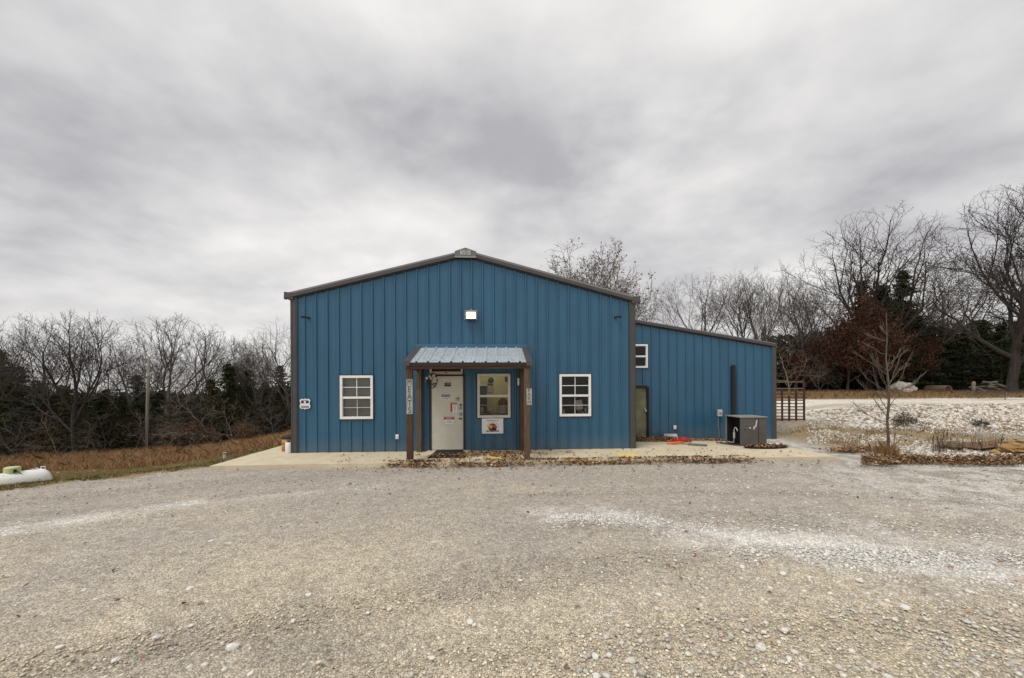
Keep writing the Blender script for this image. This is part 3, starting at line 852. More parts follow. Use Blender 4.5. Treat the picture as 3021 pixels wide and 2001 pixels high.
# small concrete collars where the front posts meet the ground
for (a, b) in ((a0_, b0_), (a1_, b1_)):
    MB().box(a - .03, b + .03, PF - .10, PF + .10, -.06, .012).build('post_footing', M_conc, bld, bevel=.01)
# raised step in front of the door
mb = MB(); s0, s1 = wp(1262, 1330)[0], wp(1388, 1330)[0]
mb.poly([(s0, -.05, .03), (s1, -.05, .03), (s1 - .02, -.06, .03)])
st = MB(); st.v += [(s0 + .02, -.055, .028), (s1 - .02, -.055, .028), (s1 + .12, -.75, .002), (s0 - .12, -.75, .002), (s0 + .02, -.055, -.0), (s1 - .02, -.055, -.0)]
st.f += [(3, 2, 1, 0), (0, 4, 3), (1, 2, 5)]
st.build('door_ramp', M_conc, bld)

# interior: lit room behind the porch window, dark rooms elsewhere
M_iy = mat('room_wall_yellow', (.50, .44, .22), .8, 0, 2, .06)
M_id = mat('room_dark', (.03, .03, .032), .9)
iu0, iu1, iv1, iz1 = W_P[0] - .75, W_P[1] + .7, 2.3, 2.55
mb = MB()
mb.quad((iu0, iv1, 0), (iu1, iv1, 0), (iu1, iv1, iz1), (iu0, iv1, iz1))
mb.quad((iu0, .02, 0), (iu0, iv1, 0), (iu0, iv1, iz1), (iu0, .02, iz1))
mb.quad((iu1, iv1, 0), (iu1, .02, 0), (iu1, .02, iz1), (iu1, iv1, iz1))
mb.quad((iu0, .02, iz1), (iu0, iv1, iz1), (iu1, iv1, iz1), (iu1, .02, iz1))
mb.build('office_wall', M_iy, bld)
mb = MB(); mb.quad((iu0, .02, .01), (iu1, .02, .01), (iu1, iv1, .01), (iu0, iv1, .01)); mb.build('office_floor', M_id, bld)
MB().quad((0.05, 14.8, -.01), (W - .05, 14.8, -.01), (W - .05, .05, -.01), (.05, .05, -.01)).build('floor', M_id, bld)
lt = empty('ceiling_light', world((W_P[0] + W_P[1]) / 2, 1.2, iz1 - .06), TH); tag(lt, 'lit fluorescent tube fitting inside the porch window room', 'ceiling light')
MB().box(-.6, .6, -.08, .08, .02, .05).build('fitting', M_white, lt)
MB().tube([(-.57, 0, 0), (.57, 0, 0)], .018, 8).build('tube', mat('tube_glow', (1, 1, 1), .5, emit=((1, .93, .68), 26)), lt)
def inside(name, label, cat): return on_wall(name, label, cat, 0, 0, 0)
def bx_thing(name, label, cat, boxes, group=None):
    """boxes: (part, x0,x1,y0,y1,z0,z1,material) in building space"""
    u0 = min(b[1] for b in boxes); v0 = min(b[3] for b in boxes); z0 = min(b[5] for b in boxes)
    e_ = empty(name, world(u0, v0, z0), TH); tag(e_, label, cat, group)
    for (pn, a, b, c_, d, e2, f, m_) in boxes:
        MB().box(a - u0, b - u0, c_ - v0, d - v0, e2 - z0, f - z0).build(pn, m_, e_, bevel=.004)
    return e_
M_sh = mat('shelf_black', (.016, .017, .022), .5)
cu0 = wp(1400, 1140, 1.5)[0]; cu1 = wp(1436, 1140, 1.5)[0]
zt2 = wp(1420, 1136, 1.5)[1]; zs2 = wp(1420, 1196, 1.5)[1]
bx_thing('cabinet', 'tall black cabinet seen through left side of porch window', 'cabinet',
         [('body', cu0, cu1, 1.5, 1.9, .3, zt2 - .03, M_sh), ('shelf_edge', cu0, cu1, 1.47, 1.9, zt2 - .03, zt2, M_muntin), ('shelf_edge', cu0, cu1, 1.47, 1.499, zs2 - .012, zs2 + .012, M_muntin)])
nu0, nz1 = wp(1438, 1133, .35); nu1, nz0 = wp(1455.5, 1161, .35)
bx_thing('clipboard', 'brown framed notice hanging inside the porch window', 'notice',
         [('board', nu0, nu1, .35, .36, nz0, nz1, mat('board_brown', (.07, .035, .02), .7)), ('paper', nu0 + .012, nu1 - .012, .341, .349, nz0 + .02, nz1 - .045, mat('paper_tan', (.52, .40, .28), .8))])
c_u, c_z = wp(1448, 1122, 1.9)
e_ = empty('wall_clock', world(c_u, 2.25, c_z), TH); tag(e_, 'small dark round clock on yellow room wall', 'clock')
MB().lathe([(0, -.02), (.06, -.02), (.06, -.012), (.085, -.025), (.10, -.01), (.10, .03)], (0, 0, 0), 20, 'y').build('case', M_sh, e_, True)
qu0, qz1 = wp(1489, 1112, .8); qu1, qz0 = wp(1500, 1127, .8)
bx_thing('poster', 'small dark poster at upper right inside porch window', 'poster', [('sheet', qu0, qu1, .8, .81, qz0, qz1, mat('poster_dark', (.12, .035, .04), .7))])
# counter with trays and cups
ku0, kz = wp(1406, 1222, .5); ku1 = wp(1502, 1222, .5)[0]
bx_thing('counter', 'dark counter standing behind the porch window', 'counter', [('top', ku0 - .1, ku1 + .1, .35, .9, kz - .04, kz, M_sh), ('front', ku0 - .1, ku1 + .1, .4, .43, .02, kz - .04, M_sh)])
a, z_ = wp(1473, 1220, .55); b = wp(1494, 1220, .55)[0]
bxs = []
for i in range(3):
    bxs += [('tray', a, b, .5, .75, kz + .005 + i * .09, kz + .02 + i * .09, mat('tray_grey', (.22, .24, .26), .4)), ('papers', a + .02, b - .02, .52, .73, kz + .021 + i * .09, kz + .045 + i * .09, mat('papers', (.55, .55, .50), .8))]
bxs += [('side', a - .012, a - .001, .5, .75, kz + .002, kz + .25, M_grey), ('side', b + .001, b + .012, .5, .75, kz + .002, kz + .25, M_grey)]
bx_thing('letter_tray', 'stacked grey paper trays on the counter behind porch window', 'paper tray', bxs)
# bucket cap / soft brown bag on top of the trays
e_ = empty('bag', world((a + b) / 2, .62, kz + .26), TH); tag(e_, 'brown rounded bag on top of stacked trays behind porch window', 'bag')
mb = MB(); mb.lathe([(.0, 0), (.14, .0), (.15, .05), (.135, .11), (.10, .17), (.045, .205), (.0, .21)], (0, 0, 0), 20)
mb.build('body', mat('bag_brown', (.11, .05, .02), .8, 0, 9, .4), e_, True)
MB().tube([(-.05, -.03, .19), (-.03, -.03, .24), (.03, -.03, .24), (.05, -.03, .19)], .008, 6).build('handle', mat('bag_brown2', (.06, .03, .02), .8), e_)
for i, (px, h, r, c_) in enumerate(((1421, .17, .06, (.30, .27, .24)), (1442, .11, .05, (.28, .06, .05)), (1450, .15, .03, (.45, .42, .38)), (1461, .20, .022, (.5, .48, .40)))):
    u_ = wp(px, 1220, .5)[0]
    e_ = empty('jar', world(u_, .55, kz), TH)
    tag(e_, ['round grey jar at left end of window counter', 'short red tub on window counter', 'pale cup beside the red tub on window counter', 'tall slim cream bottle on window counter'][i], ['jar', 'tub', 'cup', 'bottle'][i])
    e_.name = ['jar', 'tub', 'cup', 'bottle'][i]
    MB().lathe([(0, 0), (r, 0), (r, h * .8), (r * .7, h * .92), (r * .7, h), (0, h)], (0, 0, 0), 14).build('body', mat('jar%d' % i, c_, .5), e_, True)
    MB().lathe([(0, h + .012), (r * .75, h + .012), (r * .75, h - .01)], (0, 0, 0), 14).build('lid', M_muntin, e_, True)
# closed blind in left window
e_ = empty('window_blind', world(W_L[0], .09, W_L[2]), TH); tag(e_, 'closed grey blind behind the left window', 'blind')
mb = MB(); hh = W_L[3] - W_L[2]; ww = W_L[1] - W_L[0]
n = 48
for i in range(n):
    z = .02 + i * (hh - .04) / n; dz = .004 * math.sin(i * 1.7)
    mb.quad((.05, .0 + .004, z), (ww - .05, .004, z + dz), (ww - .05, .018, z + .024 + dz), (.05, .018, z + .024))
sl = mb.build('slat', mat('blind_grey', (.44, .44, .41), .6, 0, 5, .12), e_); sl['kind'] = 'stuff'
MB().box(.05, ww - .05, -.004, .03, hh - .06, hh - .02).build('head_rail', M_offw, e_)
MB().box(0, ww, .05, .06, 0, hh).build('backing', mat('blind_back', (.30, .30, .28), .8), e_)
# things behind the right window
ru, rz = wp(1709, 1196, .3)
e_ = empty('foam_tray', world(ru, .22, rz - .02), TH); tag(e_, 'tilted pale foam tray standing behind right window', 'tray')
t_ = MB().box(-.10, .10, 0, .02, .0, .28).build('tray', mat('foam', (.50, .49, .47), .6), e_, bevel=.02); t_.rotation_euler = (0, R(-8), 0); t_.location = (0, 0, -.10)
MB().box(-.04, .05, .0, .04, -.19, -.10).build('stand', mat('stand_brown', (.14, .06, .035), .7), e_)
for i, (px, py, r, c_) in enumerate(((1663, 1216, .045, (.30, .28, .29)), (1728, 1210, .05, (.40, .37, .26)), (1719, 1221, .03, (.5, .48, .44)))):
    u_, z_ = wp(px, py, .22)
    nm = ['ornament', 'gourd', 'cup'][i]
    e_ = empty(nm, world(u_, .22, W_R[2] + .07), TH); tag(e_, ['pinkish grey rounded ornament at left behind right window', 'pale yellow gourd at right behind right window', 'small white cup between tray and gourd behind right window'][i], nm)
    hgt_ = [.12, .20, .06][i]
    MB().lathe([(0, 0), (r * .8, .0), (r, hgt_ * .35), (r * .75, hgt_ * .7), (r * .4, hgt_ * .92), (0, hgt_)], (0, 0, 0), 14).build('body', mat('orn%d' % i, c_, .6), e_, True)
e_ = empty('window_shelf', world(W_R[0], .08, W_R[2] + .03), TH); tag(e_, 'narrow ledge inside the right window', 'shelf')
MB().box(.0, W_R[1] - W_R[0], 0, .26, .0, .035).build('board', M_offw, e_)

# ------------------------------------------------------------------ things on the wall
# flood light
fu, fz = wp(1389.5, 931, -.15)
fl = on_wall('flood_light', 'lit white flood light high on the gable above the porch', 'flood light', fu, -.03, fz)
hw, hh = (wp(1406, 931, -.15)[0] - wp(1373, 931, -.15)[0]) / 2, .115
mb = MB(); mb.box(-hw - .02, hw + .02, -.13, -.05, -hh - .02, hh + .02); mb.build('housing', M_grey, fl, bevel=.01)
MB().box(-hw + .034, hw - .034, -.150, -.131, -hh + .030, hh - .034).build('lens', mat('lamp_glow', (1, 1, 1), .4, emit=((1, .96, .85), 6)), fl, bevel=.018)
for sx_ in (-1, 1): MB().box(sx_ * (hw + .005) - .012, sx_ * (hw + .005) + .012, -.16, -.131, -hh - .02, hh + .02).build('rim', M_greyl, fl, bevel=.004)
MB().box(-hw - .015, hw + .015, -.175, -.131, hh - .015, hh + .02).build('visor', M_greyl, fl, bevel=.004); MB().box(-hw - .015, hw + .015, -.155, -.131, -hh - .02, -hh + .012).build('rim', M_dark, fl, bevel=.004)
MB().box(-.03, .03, -.06, .0, hh + .021, hh + .08).build('bracket', M_greyl, fl)
MB().box(-.06, .06, -.049, .0, -.05, .05).build('mount', M_grey, fl)
# security cameras
def seccam(px, py, label, s):
    u_, z_ = wp(px, py, -.1); e_ = on_wall('security_camera', label, 'security camera', u_, -.03, z_, 'security cameras under the eaves')
    MB().lathe([(0, -.03), (.035, -.03), (.035, -.0)], (0, 0, 0), 12, 'y').build('mount', M_black, e_)
    MB().tube([(0, -.02, 0), (s * .02, -.07, .005), (s * .03, -.10, .01)], .009, 8).build('arm', M_black, e_)
    MB().tube([(s * .02, -.09, .015), (s * .10, -.16, -.005)], .028, 12).build('body', M_black, e_)
    MB().tube([(s * .10, -.16, -.005), (s * .115, -.173, -.009)], [.03, .03], 12).build('lens', M_dark, e_)
seccam(907, 937, 'small black camera near upper left corner of the blue wall', -1)
seccam(1818, 936, 'small dark camera near upper right corner of the blue wall', 1)
# shield sign
e_u, e_z = wp(900, 1192, -.04); sh = on_wall('shield_sign', 'white and navy shield shaped security sign at left end of wall', 'sign', e_u, -.035, e_z)
S = .145
outl = [(-1, .62), (-.82, .9), (-.5, .96), (-.22, .9), (0, 1.02), (.22, .9), (.5, .96), (.82, .9), (1, .62), (.84, .25), (.88, -.1), (1, -.4), (.9, -.75), (.6, -.92), (.25, -.9), (0, -1.02), (-.25, -.9), (-.6, -.92), (-.9, -.75), (-1, -.4), (-.88, -.1), (-.84, .25)]
def plate(mbb, pts, y0, y1, k=S):
    f0 = [(p[0] * k, y0, p[1] * k) for p in pts]; f1 = [(p[0] * k, y1, p[1] * k) for p in pts]
    # ear-fan from the centre keeps the concave outline clean
    n = len(pts)
    for i in range(n):
        j = (i + 1) % n
        mbb.poly([(0, y0, 0), f0[j], f0[i]]) ; mbb.quad(f0[i], f0[j], f1[j], f1[i])
    return mbb
plate(MB(), outl, -.012, 0).build('plate', M_signw, sh)
MB().box(-.10, .10, -.016, -.0125, .018, .095).build('blue_field', M_navy, sh)
MB().box(-.10, .10, -.016, -.0125, -.102, -.055).build('dark_band', mat('sign_slate', (.09, .11, .15), .5), sh)
MB().box(-.026, .026, -.019, -.0165, .022, .085).build('emblem', M_signw, sh)
MB().box(-.045, .045, -.022, -.0195, .083, .10).build('emblem_top', M_red, sh)
text_obj('SECURITY', .034, 'lettering', M_signw, sh, 0, -.018, -.078)
# outlet covers
def outlet(px, py, v, label, w=.042, h=.062):
    u_, z_ = wp(px, py, v); e_ = on_wall('outlet_cover', label, 'outlet cover', u_, v - .03, z_, 'white outlet covers low on the blue walls')
    MB().box(-w, w, -.04, 0, -h, h).build('cover', M_white, e_, bevel=.006)
    MB().box(-w * .5, w * .5, -.046, -.041, -h * .5, h * .3).build('flap', M_offw, e_)
outlet(1173, 1288, 0, 'white outlet cover low on wall between left window and porch')
outlet(1989, 1260.5, LEAN_V, 'white outlet cover low on side wing wall', .048, .064)
# disconnect box with conduit
u_, z_ = wp(2119, 1218, LEAN_V); e_ = on_wall('disconnect_box', 'grey white electrical box with thin conduit beside black flue', 'electrical box', u_, LEAN_V - .03, z_)
MB().box(-.075, .075, -.09, 0, -.115, .115).build('box', mat('box_grey', (.50, .52, .52), .45), e_, bevel=.006)
MB().box(-.07, .07, -.10, -.091, .0, .105).build('cover', M_muntin, e_); MB().box(-.04, .04, -.112, -.101, -.012, .012).build('handle', M_grey, e_)
MB().tube([(-.04, -.03, -.115), (-.04, -.03, -.5), (-.01, -.03, -.62), (-.012, -.03, -.86)], .012, 8).build('conduit', M_greyl, e_)
# black flue on the side wing
u0_, z1_ = wp(2158, 1077, LEAN_V - .05); u1_, z0_ = wp(2169, 1232, LEAN_V - .05)
e_ = on_wall('flue_pipe', 'tall black flat pipe with rounded top on side wing wall', 'pipe', (u0_ + u1_) / 2, LEAN_V - .031, z0_)
hw = (u1_ - u0_) / 2; H_ = z1_ - z0_
pts = [(-hw, 0), (hw, 0)] + [(hw * math.cos(t), H_ - hw + hw * math.sin(t)) for t in np.linspace(0, math.pi, 9)]
mb = MB(); mb.poly([(p[0], -.06, p[1]) for p in pts])
for i in range(len(pts)): p, q = pts[i], pts[(i + 1) % len(pts)]; mb.quad((q[0], -.06, q[1]), (p[0], -.06, p[1]), (p[0], 0, p[1]), (q[0], 0, q[1]))
mb.build('body', M_black, e_)
MB().box(-hw - .012, hw + .012, -.066, 0, H_ * .5, H_ * .5 + .03).build('strap', M_dark, e_)
# white lamp under the porch
u_, z_ = wp(1529.5, 1127, -.05); e_ = on_wall('wall_lamp', 'unlit white wall lamp right of the porch window', 'wall lamp', u_, -.035, z_)
MB().lathe([(0, -.10), (.03, -.10), (.036, -.06), (.036, .09), (.025, .105), (0, .105)], (0, -.05, 0), 14).build('shade', M_white, e_, True)
MB().box(-.03, .03, -.05, 0, -.06, .06).build('base', M_grey, e_)
# air curtain above the door
a_u, a_z1 = wp(1269, 1085, -.1); b_u, a_z0 = wp(1365, 1104.5, -.1)
e_ = on_wall('air_curtain', 'long beige air curtain fitted above the entrance door', 'air curtain', a_u, -.04, a_z0)
w_ = b_u - a_u; h_ = a_z1 - a_z0 + .08
mb = MB(); mb.box(0, w_, -.15, -.0, .0, .075); mb.build('lower_housing', mat('curtain_beige', (.50, .42, .34), .5), e_, bevel=.006)
MB().box(0, w_, -.15, -.0, h_ - .06, h_).build('upper_housing', M_offw, e_)
MB().box(0, .05, -.15, 0, .076, h_ - .061).build('end_cap', M_offw, e_); MB().box(w_ - .04, w_, -.15, 0, .076, h_ - .061).build('end_cap', M_offw, e_)
MB().box(.051, w_ - .041, -.12, 0, .076, h_ - .061).build('intake', mat('intake', (.03, .018, .015), .8), e_)
MB().box(w_ * .47, w_ * .54, -.158, -.151, .025, .05).build('switch', M_ink, e_)
# flower hanging: hoop of vine with pale flowers
u_, z_ = wp(1276, 1121, -.30)
e_ = on_wall('flower_hoop', 'vine hoop with pale flowers hanging before upper left of door', 'wreath', u_, -.30, z_)
pts = [(.155 * math.cos(t) * .8, .02 * math.sin(3 * t), .20 * math.sin(t) - .02) for t in np.linspace(0, 2 * math.pi, 25)]
MB().tube(pts, .012, 6, False).build('hoop', M_black, e_)
mb = MB()
for i in range(5):
    t = R(40 + i * 28); mb.tube([(.12 * math.cos(t), 0, .19 * math.sin(t)), (.02 * i - .05, -.02, -.05 - .02 * i), (-.07 + .05 * i, 0, -.19)], .004, 4)
mb.build('twig', M_barkp, e_)
mb = MB()
for i in range(26):
    t = random.uniform(0, 6.28); r_ = random.uniform(.10, .17); c = Vector((r_ * .9 * math.cos(t), random.uniform(-.03, .03), r_ * 1.1 * math.sin(t)))
    d = Vector((random.uniform(-1, 1), random.uniform(-.5, .5), random.uniform(-1, 1))).normalized() * .05; s_ = Vector((-d.z, 0, d.x)) * .35
    mb.quad(c - d, c + s_, c + d, c - s_)
mb.build('leaf', mat('hoop_leaf', (.03, .05, .035), .7), e_)
for i, (px, py, c_) in enumerate(((1259, 1116, (.62, .64, .52)), (1267.5, 1110.5, (.42, .44, .48)), (1279.5, 1108.5, (.64, .58, .55)), (1271.5, 1116.5, (.62, .44, .28)), (1285, 1116, (.58, .54, .50)), (1256, 1124, (.12, .14, .15)))):
    a, z2 = wp(px, py, -.35)
    mb = MB()
    for q in range(6):
        t = q * math.pi / 3; r_ = .032
        c = Vector((a - u_ + .6 * r_ * math.cos(t), -.05, z2 - z_ + .6 * r_ * math.sin(t)))
        mb.lathe([(0, -.012), (r_ * .5, -.008), (r_ * .62, .0), (r_ * .3, .008), (0, .008)], c, 7, 'y')
    mb.build('flower', mat('petal%d' % i, c_, .7), e_, True)
MB().tube([(0, 0, .18), (-.02, 0, .33), (0, 0, .36)], .004, 5).build('hook', M_black, e_)

# ------------------------------------------------------------------ signs
def board(name, label, cat, x0, x1, y0, y1, v, M, th=.012, tilt=0, group=None):
    a, z1 = wp(x0, y0, v); b, z0 = wp(x1, y1, v)
    e_ = on_wall(name, label, cat, (a + b) / 2, v, (z0 + z1) / 2, group)
    w_, h_ = (b - a) / 2, (z1 - z0) / 2
    MB().box(-w_, w_, 0, th, -h_, h_).build('board', M, e_, bevel=.001)
    e_.rotation_euler = (0, tilt, TH)
    return e_, w_, h_
M_bark_ink = mat('carved_ink', (.10, .085, .07), .8)
M_plank = mat('whitewashed_board', (.50, .49, .44), .8, 0, 12, .3, .002, c2=(.33, .31, .27), stretch=(3, 3, .3))
s_, w_, h_ = board('vertical_sign', 'pale upright board lettered MEATS on left porch post', 'sign', 1199, 1217.5, 1119, 1222, PF - .085, M_plank, .013)
for i, ch in enumerate('MEATS'):
    text_obj(ch, .215, 'letter', M_bark_ink, s_, 0, -.003, h_ * (.80 - i * .40), .80 if ch != 'M' else .68)
s_, w_, h_ = board('vertical_sign', 'short pale board lettered FARM on right porch post', 'sign', 1553.5, 1569, 1146.5, 1195, PF - .085, M_plank, .013)
for i, ch in enumerate('FARM'):
    text_obj(ch, .125, 'letter', M_bark_ink, s_, .0, -.003, h_ * (.74 - i * .49), 1.1 if ch != 'M' else .9)
s_, w_, h_ = board('partner_sign', 'white sign reading Proud Partners of with round red emblem', 'sign', 1421.5, 1485, 1235, 1279, -.042, M_signw, .006)
text_obj('Proud Partners of', .062, 'lettering', M_ink, s_, 0, -.002, h_ - .058, .72)
mb = MB(); Rr = .17
arc = [(Rr * math.cos(t), Rr * math.sin(t)) for t in np.linspace(R(5), R(175), 17)]; arc2 = [(x * .93, z * .93) for x, z in arc]
for i in range(16): mb.quad((arc[i][0], -.003, arc[i][1] - .06), (arc[i + 1][0], -.003, arc[i + 1][1] - .06), (arc2[i + 1][0], -.003, arc2[i + 1][1] - .06), (arc2[i][0], -.003, arc2[i][1] - .06))
for f in range(len(mb.f)): mb.f[f] = mb.f[f][::-1]
mb.build('arc', mat('sign_grey', (.42, .42, .40), .6), s_)
MB().lathe([(0, -.003), (.12, -.003), (.12, 0)], (0, 0, -.045), 28, 'y').build('emblem', mat('emblem_red', (.30, .03, .02), .6), s_)
def blob(name, c, M, r0, y, lo=.7, seed=1, sx=1.0):
    rr = random.Random(seed); n = 18; mb = MB(); P = []
    for i in range(n):
        t = -2 * math.pi * i / n; r_ = r0 * rr.uniform(lo, 1.1); P.append((c[0] + r_ * math.cos(t) * sx, y, c[1] + r_ * math.sin(t)))
    for i in range(n): mb.poly([(c[0], y, c[1]), P[(i + 1) % n], P[i]][::-1])
    mb.build(name, M, s_)
blob('emblem_sun', (-.05, -.02), mat('emblem_yellow', (.72, .42, .06), .6), .052, -.0045, .75, 3)
blob('emblem_glow', (.062, -.015), mat('emblem_rose', (.50, .10, .07), .6), .046, -.0045, .7, 4)
blob('emblem_hill', (.03, -.10), mat('emblem_black', (.015, .01, .01), .6), .06, -.006, .7, 6, 1.2)
blob('emblem_figure', (.012, -.03), MATS['emblem_black'], .034, -.0062, .5, 9, .6)
MB().box(-.18, .18, -.008, -.0065, -h_ + .055, -h_ + .085).build('caption_bar', mat('caption', (.05, .035, .025), .6), s_)
text_obj('FEEDING THE HUNGRY', .022, 'caption', M_signw, s_, 0, -.010, -h_ + .07, 1.0, depth=.0005)
# notices on the door
s_, w_, h_ = board('open_sign', 'small black OPEN plate high on the entrance door', 'sign', 1311.5, 1330, 1129.5, 1140.5, -.022, M_ink, .006)
text_obj('OPEN', .055, 'lettering', M_muntin, s_, .015, -.002, .012)
s_, w_, h_ = board('notice_sign', 'white notice with navy heading and no symbol on door', 'sign', 1302, 1327.5, 1164, 1181.5, -.022, M_signw, .004)
MB().box(-w_ + .004, w_ - .004, -.003, -.0005, h_ * .2, h_ - .004).build('heading', M_navy, s_)
text_obj('NOTICE', .055, 'lettering', M_signw, s_, 0, -.006, h_ * .58)
MB().lathe([(.020, -.003), (.026, -.003)], (-w_ * .6, 0, -h_ * .38), 16, 'y').build('no_symbol', M_ink, s_)
MB().box(-w_ * .6 - .012, -w_ * .6 + .012, -.003, -.0005, -h_ * .44, -h_ * .30).build('no_symbol_bar', M_ink, s_)
text_obj('NO SMOKING\nPLEASE WEAR\nSHOES', .021, 'small_print', M_ink, s_, w_ * .30, -.002, -h_ * .38)
s_, w_, h_ = board('hours_sign', 'upright red and white information card on the door', 'sign', 1329, 1348, 1188.5, 1217, -.022, M_signw, .004)
MB().box(-w_, w_, -.003, -.0005, h_ * .62, h_).build('heading', M_red, s_); MB().box(-w_, -w_ * .42, -.003, -.0005, -h_ * .9, h_ * .61).build('side_band', M_red, s_)
text_obj('HOURS', .036, 'lettering', M_signw, s_, 0, -.005, h_ * .8); text_obj('MON\nTUE\nWED\nTHU\nFRI\nSAT', .026, 'small_print', M_ink, s_, w_ * .3, -.002, -h_ * .12)
s_, w_, h_ = board('surveillance_sign', 'lower door notice with red heading and black print', 'sign', 1309.5, 1340, 1230.5, 1251, -.022, M_signw, .004)
MB().box(-w_, w_, -.003, -.0005, h_ * .22, h_).build('heading', M_red, s_)
text_obj('WARNING\nSECURITY', .036, 'lettering', M_signw, s_, 0, -.005, h_ * .60, 1.1, spacing=.8)
text_obj('24 HOUR\nVIDEO SURVEILLANCE', .027, 'small_print', M_ink, s_, 0, -.002, -h_ * .38)

# ------------------------------------------------------------------ things on the slab
def on_slab(px, py): return slab_uv(px, py)
# door mat
m0 = on_slab(1262, 1353); m1 = on_slab(1372, 1353); m2 = on_slab(1366, 1334); m3 = on_slab(1290, 1334)
e_ = empty('door_mat', world(m0[0], m0[1], .02), TH); tag(e_, 'black door mat covered with dead leaves at entrance', 'door mat')
mb = MB(); Pm = [(0, 0), (m1[0] - m0[0], 0), (m2[0] - m0[0], m2[1] - m0[1]), (m3[0] - m0[0], m3[1] - m0[1])]
mb.poly([(p[0], p[1], .014 + p[1] * .035) for p in Pm])
for i in range(4): p, q = Pm[i], Pm[(i + 1) % 4]; mb.quad((p[0], p[1], -.015), (q[0], q[1], -.015), (q[0], q[1], .014 + q[1] * .035), (p[0], p[1], .014 + p[1] * .035))
mb.build('mat', M_black, e_)
# grey machine cabinet
cA = on_slab(2184, 1313); cB = on_slab(2262, 1309)
cu0, cv0 = cA; cu1 = wp(2262, 1270, cv0)[0]
czt = wp(2200, 1231, cv0)[1]; czb = slab_z(cu0, cv0)
cab = empty('equipment_cabinet', world(cu0, cv0, czb), TH); tag(cab, 'grey steel equipment cabinet with open dark left side', 'cabinet')
cw = cu1 - cu0; ch_ = czt - czb; cd = .72
lw = .50
# angled: front from (0,0) to (cw,0), left side open bay reaching back left
mb = MB(); mb.box(0, cw, 0, .02, .02, ch_ - .02); mb.box(cw - .02, cw, .021, cd, .02, ch_ - .02); mb.build('body', M_grey, cab, bevel=.005)
MB().box(cw * .68, cw * .70, -.006, -.001, .03, ch_ - .04).build('seam', M_dark, cab)
MB().box(-.015, cw + .02, -.02, cd + .02, ch_ - .019, ch_ + .012).build('lid', M_greyl, cab, bevel=.005)
MB().box(0, .03, cd - .03, cd, .02, ch_ - .02).build('corner_post', M_greyl, cab)
MB().box(.031, cw - .021, cd - .02, cd, .02, ch_ - .02).build('back_panel', M_black, cab)
MB().box(.25, .27, .021, cd - .021, .02, ch_ - .02).build('partition', M_black, cab)
MB().box(0, cw, 0, cd, .0, .019).build('base', M_black, cab)
pp = [(.0, .62, .04), (.06, .40, .04), (.06, .38, .25), (.06, .38, .45), (.06, .33, .52), (.06, .26, .50), (.06, .22, .42)]
MB().tube(pp, .014, 8).build('pipe', M_muntin, cab); MB().tube([(.06, .38, .18), (.06, .38, .36)], .03, 10).build('filter', M_muntin, cab)
MB().box(.12, .17, -.006, -.0005, ch_ * .55, ch_ * .58).build('slot', M_dark, cab)
MB().lathe([(0, -.03), (.02, -.03), (.028, -.001)], (cw * .36, 0, ch_ * .62), 12, 'y').build('latch', M_muntin, cab)
mb = MB(); mb.poly([(cw * .48, -.0015, ch_ * .58), (cw * .53, -.0015, ch_ * .56), (cw * .56, -.0015, ch_ * .64), (cw * .61, -.0015, ch_ * .66), (cw * .65, -.0015, ch_ * .90), (cw * .60, -.0015, ch_ * .88), (cw * .57, -.0015, ch_ * .70), (cw * .51, -.0015, ch_ * .68)])
mb.build('torn_sticker', M_offw, cab)
# silver can lying on its side
p = on_slab(1962, 1298); e_ = empty('metal_can', world(p[0] + .06, p[1] + .22, slab_z(*p) + .13), TH + R(-8)); tag(e_, 'open silver metal can lying on leaves by the olive door', 'can')
MB().lathe([(.0, .42), (.085, .42), (.09, .40), (.09, .0), (.094, .0), (.094, -.008), (.084, -.008), (.082, .38)], (0, 0, 0), 20, 'x').build('body', mat('can_metal', (.62, .62, .60), .35, .55), e_, True)
# orange tool / hose heap and red cord
p = on_slab(2014, 1312); e_ = empty('extension_cord', world(p[0], p[1] + .25, slab_z(*p) + .02), TH); tag(e_, 'tangled bright orange and red extension cord beside silver can', 'cord')
mb = MB()
rr = random.Random(5)
pts = []
for i in range(70):
    t = i * .42; r_ = .16 + .10 * rr.random(); pts.append((r_ * 1.15 * math.cos(t) + .14 * rr.random(), r_ * .6 * math.sin(t), .012 + .0022 * i + .02 * rr.random()))
mb.tube(pts, .011, 6); mb.build('coil', mat('cord_red', (.38, .04, .03), .5), e_)
mb = MB(); mb.tube([(-.42, -.12, .02), (-.2, -.14, .045), (.1, -.1, .05), (.22, .0, .09), (.16, .05, .16)], [.028, .03, .03, .026, .02], 8); mb.build('orange_loop', mat('cord_orange', (.85, .16, .03), .5), e_)
MB().tube([(.0, .05, .10), (-.03, .06, .24)], .014, 6).build('plug', M_muntin, e_)
# dark board
p = on_slab(2028, 1312); q = on_slab(2078, 1316)
e_ = empty('board', world(p[0], p[1], slab_z(*p) + .012), TH + math.atan2(q[1] - p[1], q[0] - p[0])); tag(e_, 'flat grey board with dark edge lying on the slab', 'board')
L_ = math.hypot(q[0] - p[0], q[1] - p[1]) + .05
MB().box(0, L_, -.02, .22, 0, .03).build('plank', mat('board_grey', (.17, .15, .135), .8, 0, 10, .3), e_, bevel=.004)
